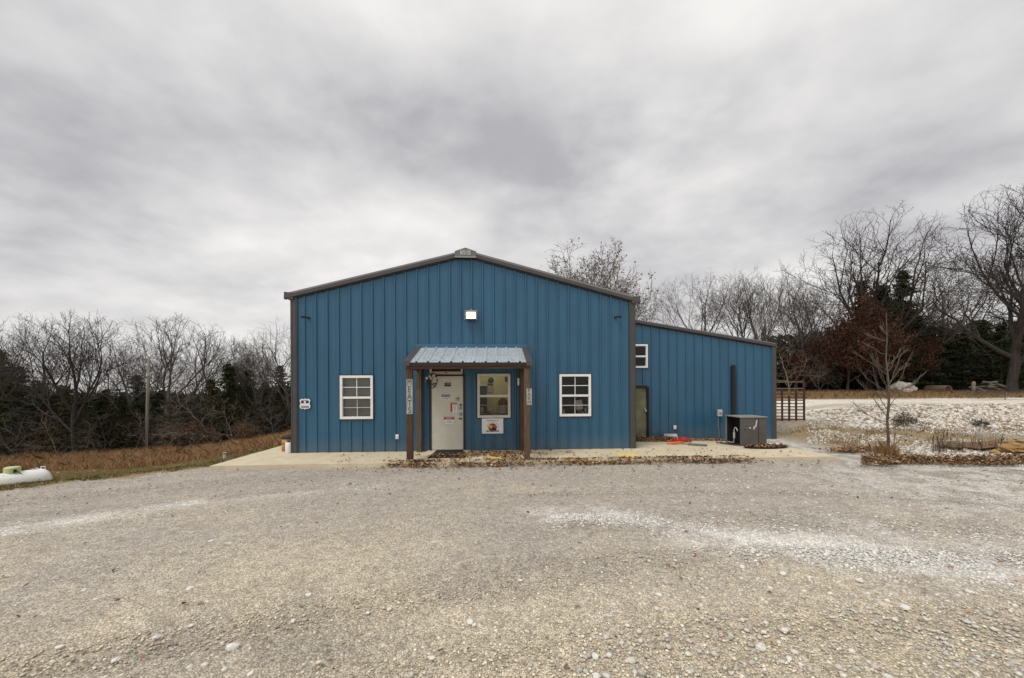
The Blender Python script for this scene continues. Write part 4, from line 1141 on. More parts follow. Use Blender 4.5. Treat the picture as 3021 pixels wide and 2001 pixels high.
# grey drip tray at the cabinet foot
p = on_slab(2112, 1303); q = on_slab(2186, 1316); an = math.atan2(q[1] - p[1], q[0] - p[0]); L_ = math.hypot(q[0] - p[0], q[1] - p[1])
e_ = empty('drip_tray', world(p[0], p[1], slab_z(*p) + .006), TH + an); tag(e_, 'thin dark metal strip lying by the open cabinet side', 'metal strip')
mb = MB().box(0, L_, 0, .16, 0, .012); mb.box(0, L_, 0, .01, .012, .035); mb.box(0, L_, .15, .16, .012, .035); mb.build('strip', mat('strip_metal', (.10, .11, .10), .5, .3), e_)
# black tray with debris
p = on_slab(2262, 1322); tz = slab_z(*p) + .006
e_ = empty('debris_tray', world(p[0] + .05, p[1] + .1, tz), TH + R(6)); tag(e_, 'low black tray heaped with dead leaves and scraps before cabinet', 'tray')
mb = MB(); prof = [(0, .01), (.60, .01), (.68, .045), (.70, .045), (.62, -.002), (0, -.002)]
mb.lathe(prof, (0, 0, 0), 30); o_ = mb.build('tray', M_black, e_, True); o_.scale = (1, .42, 1)
for i in range(5):
    r_ = [.055, .05, .06, .045, .05][i]
    m_ = MB().lathe([(0, -r_ * .8), (r_ * .7, -r_ * .7), (r_, 0), (r_ * .7, r_ * .7), (0, r_ * .8)], (.16 + .11 * i, .02 - .03 * (i % 2), .065), 9, 'x'); m_.build('scrap', [M_offw, M_ink, M_offw, M_ink, M_muntin][i], e_)
# barrel and jug left of the building
p = slab_uv(853, 1333)
e_ = empty('drum', world(-.28, .42, 0), TH); tag(e_, 'orange tan drum with dark cover beside left corner of building', 'drum')
hb = wp(850, 1291, .5)[1]
mb = MB(); mb.lathe([(0, 0), (.20, 0), (.21, .01), (.205, hb * .33), (.215, hb * .35), (.205, hb * .37), (.205, hb * .66), (.215, hb * .68), (.205, hb * .70), (.21, hb - .01), (.2, hb), (0, hb - .02)], (0, 0, 0), 24)
mb.build('body', mat('drum_orange', (.58, .30, .09), .7, 0, 6, .5, 0, c2=(.36, .13, .04)), e_, True)
MB().lathe([(.22, hb - .012), (.235, hb + .02), (.16, hb + .075), (0, hb + .09)], (0, 0, 0), 18).build('cover', M_black, e_, True)
e_ = empty('jug', world(-.10, -.02, 0), TH); tag(e_, 'white plastic jug standing against the building left corner', 'jug')
jh = wp(855, 1302, 0)[1]
MB().lathe([(0, 0), (.07, 0), (.078, .02), (.078, jh * .76), (.06, jh * .88), (.03, jh * .93), (.03, jh)], (0, 0, 0), 20).build('body', mat('jug_white', (.83, .83, .83), .4), e_, True)
MB().lathe([(.04, jh - .02), (.04, jh + .02), (0, jh + .02)], (0, 0, 0), 12).build('cap', M_ink, e_, True)
MB().tube([(-.05, -.04, jh * .82), (-.065, -.05, jh * .92), (-.03, -.03, jh * .96)], .012, 6).build('handle', M_signw, e_)

# ------------------------------------------------------------------ propane tank
tk = empty('propane_tank', (-18.8, 14.27, -1.70), -math.atan2(.38, .92)); tag(tk, 'white propane tank with green dome lid beyond left gravel edge', 'propane tank')
rT = .43; LT = .66
prof = []
for t in np.linspace(0, 90, 9): prof.append((rT * math.sin(R(t)), -LT - .32 * math.cos(R(t))))
for t in np.linspace(90, 180, 9): prof.append((rT * math.sin(R(t)), LT - .32 * math.cos(R(t))))
mb = MB()
n = 36
mb.lathe([(p[0], p[1]) for p in prof], (0, 0, 0), n, 'y'); mb.build('shell', M_tank, tk, True)
MB().lathe([(0, .27), (.16, .265), (.20, .24), (.21, .20), (.21, 0.0)], (0, 0, rT - .06), 28).build('dome_lid', M_lid, tk, True)
MB().box(.17, .235, -.03, .04, rT + .0, rT + .12).build('hinge', M_ink, tk)
MB().tube([(.20, .04, rT + .07), (.22, .12, rT - .04), (.30, .22, rT * .66), (.37, .28, rT * .25), (.39, .28, -.1)], .011, 6).build('cable', M_ink, tk)
mb = MB(); mb.tube([(0, .55, rT - .01), (0, .55, rT + .05)], .035, 10); mb.tube([(0, .55, rT + .05), (0, .55, rT + .16)], .012, 6); mb.tube([(-.08, .50, rT + .02), (.0, .55, rT + .05), (.08, .62, rT + .02)], .014, 6)
mb.build('valve', M_steel, tk)
mb = MB(); mb.tube([(-.06, .72, rT - .03), (-.06, .72, rT + .06), (.06, .80, rT + .06), (.06, .80, rT - .04)], .016, 6); mb.build('lifting_lug', M_tank, tk)

# ------------------------------------------------------------------ utility pole, gate, pipe stub
PD = 30.6; p = at(433, PD)
pole = empty('utility_pole', p); tag(pole, 'lone weathered utility pole standing before the left wood', 'utility pole')
hp = (CY - 1048) / FPX * PD + EYE - p.z
MB().tube([(0, 0, -.5), (.05, 0, hp * .5), (.18, 0, hp)], [.125, .11, .085], 10).build('shaft', mat('pole_wood', (.30, .27, .22), .9, 0, 9, .4, 0, c2=(.17, .15, .125), stretch=(2, 2, .15)), pole, True)
MB().box(.12, .24, -.2, .1, hp * .80, hp * .83).build('bracket', M_muntin, pole)
MB().tube([(.17, -.15, .0), (.16, -.14, hp * .45), (.16, -.14, hp * .78)], .02, 5).build('conduit', M_greyl, pole)
x, y = at_z(663, 1354, -.12); e_ = empty('pipe_stub', (x, y, float(hgt(x, y)))); tag(e_, 'short grey pipe stub standing in grass left of slab', 'pipe')
MB().tube([(0, 0, -.05), (0, 0, .16)], .04, 10).build('pipe', M_muntin, e_); MB().tube([(0, 0, .16), (0.01, 0, .2)], .05, 10).build('cap', M_greyl, e_)

gd = 16.4; g0 = at(2268, gd); g1 = at(2372, gd - .2)
gt = empty('cattle_gate', (g0.x, g0.y, g0.z + .02), math.atan2(g1.y - g0.y, g1.x - g0.x)); tag(gt, 'rusty steel mesh cattle gate standing behind the side wing', 'gate')
gw = math.hypot(g1.x - g0.x, g1.y - g0.y); gh = (1243 - 1127) / FPX * gd
xs3 = [0, gw * .38, gw * .58, gw * .775, gw]
for i, x in enumerate(xs3): MB().box(x - .035, x + .035, -.02, .02, 0, gh if i in (0, 4) else gh * (.80 if i in (1, 3) else .64)).build('upright', M_rust, gt)
zs3 = [.04, .12, .20, .28, .36, .44, .52, .60, .68, .82, .985]
for z in zs3: MB().box(.036, gw - .036, -.018, .018, gh * z - .02, gh * z + .02).build('rail', M_rust if z < .8 else mat('rail_pale', (.18, .13, .10), .7), gt)

# ------------------------------------------------------------------ trees
def bare(seed, H=12, levels=5, kids=(6, 5, 5, 4, 4), spread=1.0, fork=.34, lean=0.0, wander=.05, twig=.010, r0=.17, upb=.07):
    rr = random.Random(seed); T = MB(); Cw = MB()
    sides = [8, 6, 4, 3, 3, 3]
    top = [0]; zs_ = []
    def perp(d):
        a = Vector((rr.gauss(0, 1), rr.gauss(0, 1), rr.gauss(0, 1))); a = a - d * a.dot(d)
        return a.normalized()
    def br(p, d, L, r, lev, az):
        n = 6 if lev == 0 else (5 if lev == 1 else (4 if lev == 2 else 3))
        pts = [p]; rad = [r]; dd = d.copy(); dirs = [d]
        rend = r * (.6, .5, .45, .4, .4, .4)[min(lev, 5)]
        for i in range(n):
            w = wander * (1.0, 1.2, 1.6, 2.2, 3.0, 3.2)[min(lev, 5)]
            ub = upb * (1.0, 2.0, 1.5, .8, .4, .2)[min(lev, 5)]
            dd = (dd + Vector((rr.gauss(0, w), rr.gauss(0, w), rr.gauss(0, w) + ub))).normalized()
            p = p + dd * (L / n); pts.append(p); dirs.append(dd); rad.append(r + (rend - r) * (i + 1) / n)
            top[0] = max(top[0], p.z); zs_.append(p.z)
        if lev == 0: rad[0] *= 1.35
        (T if lev < 2 else Cw).tube(pts, rad, sides[min(lev, 5)], cap=(lev == 0))
        if lev >= levels: return
        k = kids[lev]
        a0 = rr.uniform(0, 6.28)
        for j in range(k):
            t = (fork + (1 - fork) * (j + .6) / k) if lev == 0 else (.25 + .75 * (j + rr.uniform(.3, 1)) / k)
            t = min(t, 1.0); q = t * n; i = min(int(q), n - 1); f = q - i
            pos = pts[i].lerp(pts[i + 1], f); bd = dirs[i + 1]
            a = a0 + j * 2.4 + rr.uniform(-.5, .5)
            x = Vector((1, 0, 0)) if abs(bd.x) < .8 else Vector((0, 1, 0)); x = (x - bd * x.dot(bd)).normalized(); y = bd.cross(x)
            side = x * math.cos(a) + y * math.sin(a)
            ang = R(rr.uniform(26, 48) * spread * (1.3, 1.05, 1.0, 1.0, 1.15, 1.2)[min(lev, 5)])
            if j == k - 1: ang *= .35
            nd = (bd * math.cos(ang) + side * math.sin(ang)).normalized()
            rj = (rad[i] + (rad[i + 1] - rad[i]) * f)
            nr = max(twig, rj * rr.uniform(.52, .74) if j < k - 1 else rj * .9)
            nl = L * rr.uniform(.50, .76) * ((1.35, 1.0, .95, .82, .8)[min(lev, 4)]) * (1.0 - .22 * t if lev == 0 else 1)
            br(pos, nd, nl, nr, lev + 1, a)
    br(Vector((0, 0, -.15)), Vector((lean, 0, 1)).normalized(), H * .46, r0, 0, 0)
    zs_.sort(); s = H / (zs_[int(len(zs_) * .996)])
    for m_ in (T, Cw): m_.v = [(a * s, b * s, c * s) for a, b, c in m_.v]
    if H == 12:      # crowns round off: outlying twigs bend back towards a full dome
        rh, rv, cz = (5.2 if r0 < .2 else 6.0), 4.7, 7.3
        for m_ in (T, Cw):
            vv = np.array(m_.v); q = np.sqrt((vv[:, 0] / rh) ** 2 + (vv[:, 1] / rh) ** 2 + (np.maximum(vv[:, 2] - cz, (vv[:, 2] - cz) * .4) / rv) ** 2)
            k = np.where(q > .8, (.8 + .30 * (1 - np.exp(-(q - .8) / .30)) + .03 * (q - .8)) / np.maximum(q, .01), 1)
            vv[:, 0] *= k; vv[:, 1] *= k; vv[:, 2] = np.where(vv[:, 2] > cz, cz + (vv[:, 2] - cz) * k, vv[:, 2])
            m_.v = [tuple(p) for p in vv]
        zz = np.array(Cw.v)[:, 2].max(); f = 12.0 / zz
        for m_ in (T, Cw): m_.v = [(a * f, b * f, c * f) for a, b, c in m_.v]
    return T, Cw
def leafcloud(rr, centers, n, size, cols, flat=.5, spreadr=.3, rnd=None):
    """n small leaf faces around the given centres, numpy"""
    c = centers[rr.randint(0, len(centers), n) if rnd is None else rnd] + rr.normal(0, spreadr, (n, 3)) * np.array([1, 1, flat])
    a = rr.normal(0, 1, (n, 3)); a /= np.linalg.norm(a, axis=1)[:, None]
    b = rr.normal(0, 1, (n, 3)); b -= a * (a * b).sum(1)[:, None]; b /= np.linalg.norm(b, axis=1)[:, None]
    s = size * rr.uniform(.5, 1.3, (n, 1))
    V = np.stack([c - a * s, c - b * s * .5, c + a * s, c + b * s * .5], 1).reshape(-1, 3)
    F = np.arange(4 * n).reshape(-1, 4)
    k = cols[rr.randint(0, len(cols), n)] * rr.uniform(.65, 1.35, (n, 1))
    return V, F, np.repeat(k, 4, 0)
def tree_mesh(kind, seed, barkm, **kw):
    T, Cw = bare(seed, **kw)
    return T.mesh('trunk', barkm), Cw.mesh('crown', barkm)
protos = {}
for nm, kw in {
    'oakA': dict(seed=3, spread=1.05, fork=.42), 'oakB': dict(seed=8, spread=.9, fork=.38, lean=.08), 'oakC': dict(seed=21, spread=1.15, fork=.35, lean=-.1),
    'oakD': dict(seed=34, spread=.75, fork=.45), 'oakE': dict(seed=55, spread=1.1, fork=.5, wander=.07), }.items():
    s_ = kw.pop('seed'); protos[nm] = tree_mesh(nm, s_, M_bark, **kw)
T, Cw = bare(77, H=12, spread=1.1, fork=.30, kids=(8, 5, 5, 4, 4), r0=.22, wander=.06, twig=.010); protos['big'] = (T.mesh('trunk', M_barkd), Cw.mesh('crown', M_barkd))
T, Cw = bare(91, H=12, spread=.95, fork=.33, kids=(7, 5, 5, 4, 4), r0=.18, wander=.05, twig=.010); protos['big2'] = (T.mesh('trunk', M_barkd), Cw.mesh('crown', M_barkd))
T, Cw = bare(61, H=12, spread=1.1, fork=.42, kids=(9, 6, 6, 5, 4), r0=.15, wander=.05, twig=.015, upb=.05); protos['dense'] = (T.mesh('trunk', M_bark), Cw.mesh('crown', M_bark))
T, Cw = bare(17, H=5, spread=1.25, fork=.15, levels=4, kids=(7, 5, 4, 3), r0=.06, wander=.2, twig=.008, upb=.03); protos['shrubP'] = (T.mesh('stem', M_barkp), Cw.mesh('branches', M_barkp))
T, Cw = bare(18, H=5, spread=1.3, fork=.1, levels=4, kids=(8, 5, 4, 3), r0=.05, wander=.22, twig=.009, upb=.02); protos['shrubD'] = (T.mesh('stem', M_bark), Cw.mesh('branches', M_bark))
def add_tree(proto, name, px, d, topy, label, cat='tree', group=None, wid=1.0, rz=None, dx=0, parts=('trunk', 'crown'), baseH=12.0):
    p = at(px, d)
    H = (CY - topy) / FPX * d + EYE - p.z
    e_ = empty(name, p, rz if rz is not None else random.uniform(0, 6.28)); tag(e_, label, cat, group)
    s = H / baseH; e_.scale = (s * wid, s * wid, s)
    for pn, me in zip(parts, protos[proto]):
        o = bpy.data.objects.new(pn, me); col.objects.link(o); o.parent = e_
    return e_
GL = 'bare trees of the left wood'; GR = 'bare trees of the right wood'
LT_ = [('oakB', -20, 33, 905, 1.0, 'bare grey tree cut by left photo edge'), ('oakA', 95, 35, 908, 1.0, 'bare wide tree second from left edge'),
       ('big2', 222, 31, 903, 1.05, 'tall bare forked tree, darkest trunk left of the utility pole'), ('oakE', 345, 36, 955, 1.0, 'bare round crowned tree just left of the utility pole'),
       ('oakD', 492, 33, 915, 1.25, 'tall bare tree with straight dark trunk just right of utility pole'), ('oakC', 605, 36, 955, .95, 'bare open crowned tree midway between pole and building'),
       ('oakA', 700, 37, 975, .8, 'lower bare tree third from blue building on left side'), ('oakB', 770, 34, 985, .8, 'slender bare tree second from building on left side'),
       ('oakE', 845, 33, 932, 1.0, 'bare bushy tree right against left edge of the building')]
for (pr_, px, d, ty, w_, lb) in LT_: add_tree(pr_, 'bare_tree', px, d, ty, lb, 'tree', GL, w_)
RT = [('dense', 1726, 40, 720, 1.04, 'bare tree with last leaves rising behind the main roof'), ('oakC', 1862, 43, 810, .7, 'smaller bare tree at lower end of the main roof'),
      ('oakA', 2060, 36, 795, 1.0, 'round bare tree above the left half of side wing roof'), ('oakD', 2185, 38, 830, .9, 'narrow bare tree left of the side wing right end'),
      ('oakB', 2262, 34, 770, .95, 'bare curving tree above right end of the side wing'), ('oakE', 2345, 36, 775, .95, 'bare fine twigged tree above the cattle gate'),
      ('oakD', 2418, 39, 820, 1.0, 'thin bare tree between gate and red leaved oak'), ('big2', 2560, 34, 650, 1.1, 'tall pale bare tree behind the white boulder'),
      ('oakC', 2700, 36, 655, 1.1, 'tall bare tree with fan of upright limbs left of dark oak'), ('big', 2985, 27, 565, 1.15, 'huge dark bare oak near right edge'),
      ('big2', 3095, 26, 540, 1.1, 'dark bare oak cut by right photo edge'), ('oakA', 2810, 37, 760, .9, 'lower bare tree behind the dark oak')]
for (pr_, px, d, ty, w_, lb) in RT: add_tree(pr_, 'bare_tree', px, d, ty, lb, 'tree', GR, w_)
# fill: far rows seen as one line of bare crowns
for i in range(6):
    px = -60 + i * 165 + random.uniform(-20, 20)
    add_tree(random.choice(['oakA', 'oakB', 'oakC', 'oakD', 'oakE']), 'bare_tree', px, random.uniform(42, 50), 1010 + random.uniform(-20, 40), 'grey bare tree deeper inside the left wood', 'tree', 'bare trees deep in the left wood')
for i in range(6):
    px = 2080 + i * 170 + random.uniform(-20, 20)
    add_tree(random.choice(['oakA', 'oakB', 'oakC', 'oakD', 'oakE']), 'bare_tree', px, random.uniform(40, 50), 930 - max(0, px - 2300) * .10 + random.uniform(-30, 50), 'grey bare tree deeper inside the right wood', 'tree', 'bare trees deep in the right wood', .8)

# cedars
def cedar(seed, H=7.0, Rb=1.9, cols=None, nl=9000, gap=.0):
    r_ = np.random.RandomState(seed)
    T = MB(); T.tube([(0, 0, -.2), (.05, 0, H * .4), (0, .05, H * .97)], [.13, .09, .02], 7)
    cents = []
    nb = 120
    bcol = []
    for i in range(nb):
        t = (i + r_.rand()) / nb; z = H * (.04 + .94 * t)
        a = i * 2.399 + r_.uniform(-.5, .5)
        lob = .75 + .35 * math.sin(a * 2 + seed) + .25 * math.sin(a * 3 + z * 1.7 + seed * 2)
        rr_ = Rb * (1 - t) ** .8 * r_.uniform(.45, 1.2) * lob + .10
        L_ = rr_; up = r_.uniform(-.12, .45)
        end = np.array([L_ * math.cos(a), L_ * math.sin(a), z + up * L_])
        if i % 2 == 0: T.tube([(0, 0, z), tuple(end * [.95, .95, 1])], [.028, .008], 3, cap=False)
        k = r_.uniform(.45, 1.7) * (1 if r_.rand() > .12 else 1.6)
        for f in np.linspace(.3, 1.05, 6):
            cents.append([end[0] * f, end[1] * f, z + (end[2] - z) * f - .12 * f * f * L_]); bcol.append(k)
    cents = np.array(cents); bcol = np.array(bcol)
    ix = r_.randint(0, len(cents), nl)
    V, F, K = leafcloud(r_, cents, nl, .07, cols, .40, .11, ix)
    K = K * np.repeat(bcol[ix], 4)[:, None]
    return T.mesh('trunk', M_barkd), np_mesh('crown', V, F, M_fol, K)
GC = np.array([[.042, .050, .018], [.062, .062, .022], [.030, .036, .016], [.095, .075, .034]])
GC2 = np.array([[.028, .038, .016], [.04, .05, .018], [.02, .028, .014]])
protos['cedA'] = cedar(1, cols=GC); protos['cedB'] = cedar(2, Rb=2.3, cols=GC); protos['cedC'] = cedar(3, Rb=1.6, cols=GC2); protos['cedD'] = cedar(4, Rb=2.6, cols=GC2, nl=11000)
ORD = ['first', 'second', 'third', 'fourth', 'fifth', 'sixth', 'seventh', 'eighth', 'ninth', 'tenth', 'eleventh', 'twelfth', 'thirteenth', 'fourteenth', 'fifteenth', 'sixteenth', 'seventeenth', 'eighteenth', 'nineteenth', 'twentieth', 'twenty-first', 'twenty-second', 'twenty-third', 'twenty-fourth', 'twenty-fifth', 'twenty-sixth']
def ptop(tabx, taby, px): return float(np.interp(px, tabx, taby))
lx_ = [-60, 0, 100, 170, 250, 330, 400, 470, 560, 650, 700, 760, 860]; ly_ = [1040, 1050, 1090, 1110, 1150, 1120, 1090, 1130, 1160, 1110, 1060, 1090, 1060]
feat = {0: 'dark layered cedar cut by the left photo edge', 16: 'dark cedar nearest the building on left side'}
GLc = 'cedars along the front of the left wood'
n = 17
for i in range(n):
    px = -10 + i * 53 + random.uniform(-14, 14); d = random.uniform(31.5, 36)
    add_tree(random.choice(['cedA', 'cedB', 'cedC', 'cedD']), 'cedar_tree', px, d, ptop(lx_, ly_, px) + random.uniform(-30, 95), feat.get(i, 'green cedar in front row of left wood, %s from left photo edge' % ORD[i]), 'tree', GLc if i not in feat else None, random.uniform(1.0, 1.35), baseH=7.0)
for i in range(24):
    px = -60 + i * 42 + random.uniform(-12, 12); d = random.uniform(38, 44)
    add_tree(random.choice(['cedA', 'cedB', 'cedC', 'cedD']), 'cedar_tree', px, d, ptop(lx_, ly_, px) + random.uniform(0, 45), 'dark green cedar in the back row of the left wood', 'tree', 'cedars in the back row of the left wood', random.uniform(1.2, 1.6), baseH=7.0)
rx_ = [2000, 2290, 2400, 2480, 2540, 2600, 2700, 2760, 2850, 2950, 3060]; ry_ = [1120, 1085, 1080, 1000, 860, 830, 900, 960, 985, 960, 930]
for i in range(26):
    px = 2270 + i * 30 + random.uniform(-10, 10); d = random.uniform(33.5, 38)
    add_tree(random.choice(['cedC', 'cedD', 'cedC']), 'cedar_tree', px, d, ptop(rx_, ry_, px) + (random.uniform(-30, 30) if px > 2700 else random.uniform(10, 75)), 'dark cedar in front row of right wood, %s from the cattle gate' % ORD[i], 'tree', 'cedars along the front of the right wood', random.uniform(1.0, 1.4), baseH=7.0)
for i in range(24):
    px = 2230 + i * 36 + random.uniform(-10, 10); d = random.uniform(42, 47)
    add_tree(random.choice(['cedC', 'cedD']), 'cedar_tree', px, d, ptop(rx_, ry_, px) + random.uniform(10, 60), 'dark cedar in the back row of the right wood', 'tree', 'cedars in the back row of the right wood', random.uniform(1.3, 1.7), baseH=7.0)
for (px, ty, d, lb) in ((2545, 830, 36.5, 'dark pointed cedar left of the two tallest behind red oak'), (2665, 800, 36, 'tallest dark cedar rising behind the red leaved oak')):
    add_tree('cedD', 'cedar_tree', px, d, ty, lb, 'tree', None, .85, baseH=7.0)
# deciduous trees that keep their dead leaves
def leafy(seed, H, cols, nl, size=.11, **kw):
    T, Cw = bare(seed, H=H, levels=4, kids=(6, 5, 4, 3), **kw)
    vv = np.array(Cw.v); r_ = np.random.RandomState(seed)
    V, F, K = leafcloud(r_, vv, nl, size, cols, .8, .22)
    return T.mesh('trunk', M_barkd), Cw.mesh('crown', M_barkd), np_mesh('leaves', V, F, M_fol, K)
RC = np.array([[.10, .045, .028], [.075, .036, .024], [.14, .065, .04], [.05, .028, .02]])
TC = np.array([[.22, .13, .07], [.17, .10, .055], [.12, .075, .045]])
YC = np.array([[.25, .22, .10], [.28, .19, .12], [.20, .18, .10]])
protos['rust'] = leafy(5, 8, RC, 12000, .085, spread=1.2, fork=.2, r0=.13)
protos['tanb'] = leafy(6, 4, TC, 2600, .09, spread=1.25, fork=.15, r0=.06)
for (px, d, ty, w_, lb) in ((2500, 33, 875, .85, 'red brown leaved oak, leftmost of three behind the young tree'), (2592, 32, 885, .85, 'red brown leaved oak directly behind the young tree top'), (2690, 33, 935, .8, 'red brown leaved oak, rightmost of three behind the young tree')):
    add_tree('rust', 'oak_tree', px, d, ty, lb, 'tree', 'oaks keeping red brown leaves', w_, parts=('trunk', 'crown', 'leaves'), baseH=8.0)
for (px, d, ty, w_, lb) in ((575, 31, 1240, 1.3, 'tan leaved shrub at wood edge right of the pole'), (730, 30, 1245, 1.3, 'tan leaved shrub at wood edge nearest the building'), (2370, 35, 1000, .8, 'small red brown leaved tree above the cattle gate'), (2440, 36, 960, .9, 'small red brown leaved tree left of the red oaks')):
    add_tree('tanb' if px < 2000 else 'rust', 'leafy_shrub', px, d, ty, lb, 'shrub' if px < 2000 else 'tree', None, w_, parts=('trunk', 'crown', 'leaves'), baseH=4.0 if px < 2000 else 8.0)
# remaining leaves on the tree behind the roof
tb = [o for o in bpy.data.objects if o.get('label', '').startswith('bare tree with last leaves')][0]
vv = np.array([v.co[:] for v in protos['dense'][1].vertices]); hi = vv[vv[:, 2] > 6.0]
V_, F_, K_ = leafcloud(np.random.RandomState(9), hi, 4200, .085, YC, .9, .16)
o = np_obj('leaves', V_, F_, M_fol, K_, tb)
# pale saplings and dead branches before the wood
SHL = ['pale bare shrub left of three below the dark forked tree', 'pale bare shrub, middle of three below the dark forked tree', 'grey bare shrub, right of three below the dark forked tree', 'pale bare shrub just left of the utility pole foot',
       'grey bare shrub left of two between pole and building', 'pale bare shrub, right of two between pole and building', 'grey bare shrub just right of the utility pole foot', 'grey bare shrub above the white propane tank', 'grey bare shrub nearest the building left corner', 'low pale bare shrub standing out behind the tank', 'low grey bare shrub touching the utility pole', 'low pale bare shrub, leftmost of two near the building',
       'pale bare shrub behind the cattle gate', 'grey bare shrub right of the cattle gate', 'grey bare shrub right of the young tree at wood edge', 'grey bare shrub left of the scrap heap', 'grey bare shrub behind the scrap heap']
for i, (px, d, ty, pr_) in enumerate(((170, 31.5, 1200, 'shrubP'), (245, 31, 1215, 'shrubP'), (300, 31.5, 1190, 'shrubD'), (395, 31.5, 1190, 'shrubP'), (600, 31.5, 1130, 'shrubD'), (640, 31.5, 1140, 'shrubP'), (520, 31.5, 1180, 'shrubD'), (60, 31, 1180, 'shrubD'), (800, 31, 1150, 'shrubD'), (120, 31.5, 1225, 'shrubP'), (455, 31.5, 1200, 'shrubD'), (690, 31, 1170, 'shrubP'), (2330, 33, 1010, 'shrubP'), (2420, 33, 1040, 'shrubD'), (2780, 36, 1040, 'shrubD'), (2850, 35, 1060, 'shrubD'), (2930, 36, 1040, 'shrubD'))):
    side = 'left' if px < 1500 else 'right'
    add_tree(pr_, 'bare_shrub', px, d, ty, SHL[i], 'shrub', 'bare %s shrubs at edge of the %s wood' % ('pale' if pr_ == 'shrubP' else 'grey', side), random.uniform(.7, 1.1), parts=('stem', 'branches'), baseH=5.0)
# tangled undergrowth closing the foot of both woods
def thicket(name, label, pxr, dr, hmax, n, cols, seed):
    r_ = np.random.RandomState(seed)
    px = r_.uniform(*pxr, n); d = r_.uniform(*dr, n); x = (px - CX) / FPX * d; z = hgt(x, d)
    h = hmax * r_.uniform(.08, 1, n) ** 1.2 * (.35 + 1.1 * fbm(x * .45 + 7, d * .45, 3))
    c = np.stack([x, d, z + h], 1)
    a = np.stack([r_.normal(0, .7, n), r_.normal(0, .5, n), r_.normal(0, .7, n) + .3], 1); a /= np.linalg.norm(a, axis=1)[:, None]
    b = np.cross(a, r_.normal(0, 1, (n, 3))); b /= np.linalg.norm(b, axis=1)[:, None]
    L_ = r_.uniform(.15, .8, (n, 1)); w = r_.uniform(.004, .018, (n, 1))
    V = np.stack([c - a * L_, c - b * w, c + a * L_, c + b * w], 1).reshape(-1, 3)
    K = cols[r_.randint(0, len(cols), n)] * r_.uniform(.6, 1.3, (n, 1))
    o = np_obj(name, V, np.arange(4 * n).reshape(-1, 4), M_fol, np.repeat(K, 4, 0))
    tag(o, label, 'undergrowth', kind='stuff')
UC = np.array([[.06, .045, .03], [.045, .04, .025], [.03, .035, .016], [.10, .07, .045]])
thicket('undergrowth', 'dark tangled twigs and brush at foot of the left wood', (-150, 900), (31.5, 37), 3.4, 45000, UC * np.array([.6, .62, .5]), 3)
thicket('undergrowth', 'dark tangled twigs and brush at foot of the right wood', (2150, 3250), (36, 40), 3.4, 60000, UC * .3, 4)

# far wood that closes the horizon round the clearing
r_ = np.random.RandomState(90); n = 90000
az = r_.uniform(-1.9, 1.9, n); dist = r_.uniform(62, 80, n); x = np.sin(az) * dist; d = np.cos(az) * dist
h = np.where(x < 0, .66, .88) * (5.0 + 5.5 * fbm(x * .12 + 30, d * .12 + 30, 4)) * r_.uniform(.02, 1, n) ** .8
c = np.stack([x, d, hgt(x, d) + h], 1); a = np.stack([r_.normal(0, .5, n), r_.normal(0, .5, n), r_.normal(0, 1, n)], 1); a /= np.linalg.norm(a, axis=1)[:, None]
b = np.cross(a, r_.normal(0, 1, (n, 3))); b /= np.linalg.norm(b, axis=1)[:, None]
L_ = r_.uniform(.3, 1.0, (n, 1)); w = r_.uniform(.03, .22, (n, 1))
K = np.array([[.05, .045, .03], [.035, .045, .02], [.07, .055, .045]])[r_.randint(0, 3, n)] * r_.uniform(.6, 1.3, (n, 1))
o = np_obj('distant_wood', np.stack([c - a * L_, c - b * w, c + a * L_, c + b * w], 1).reshape(-1, 3), np.arange(4 * n).reshape(-1, 4), M_fol, np.repeat(K, 4, 0))
tag(o, 'far brown and green wood closing the horizon behind the clearing', 'wood', kind='stuff')
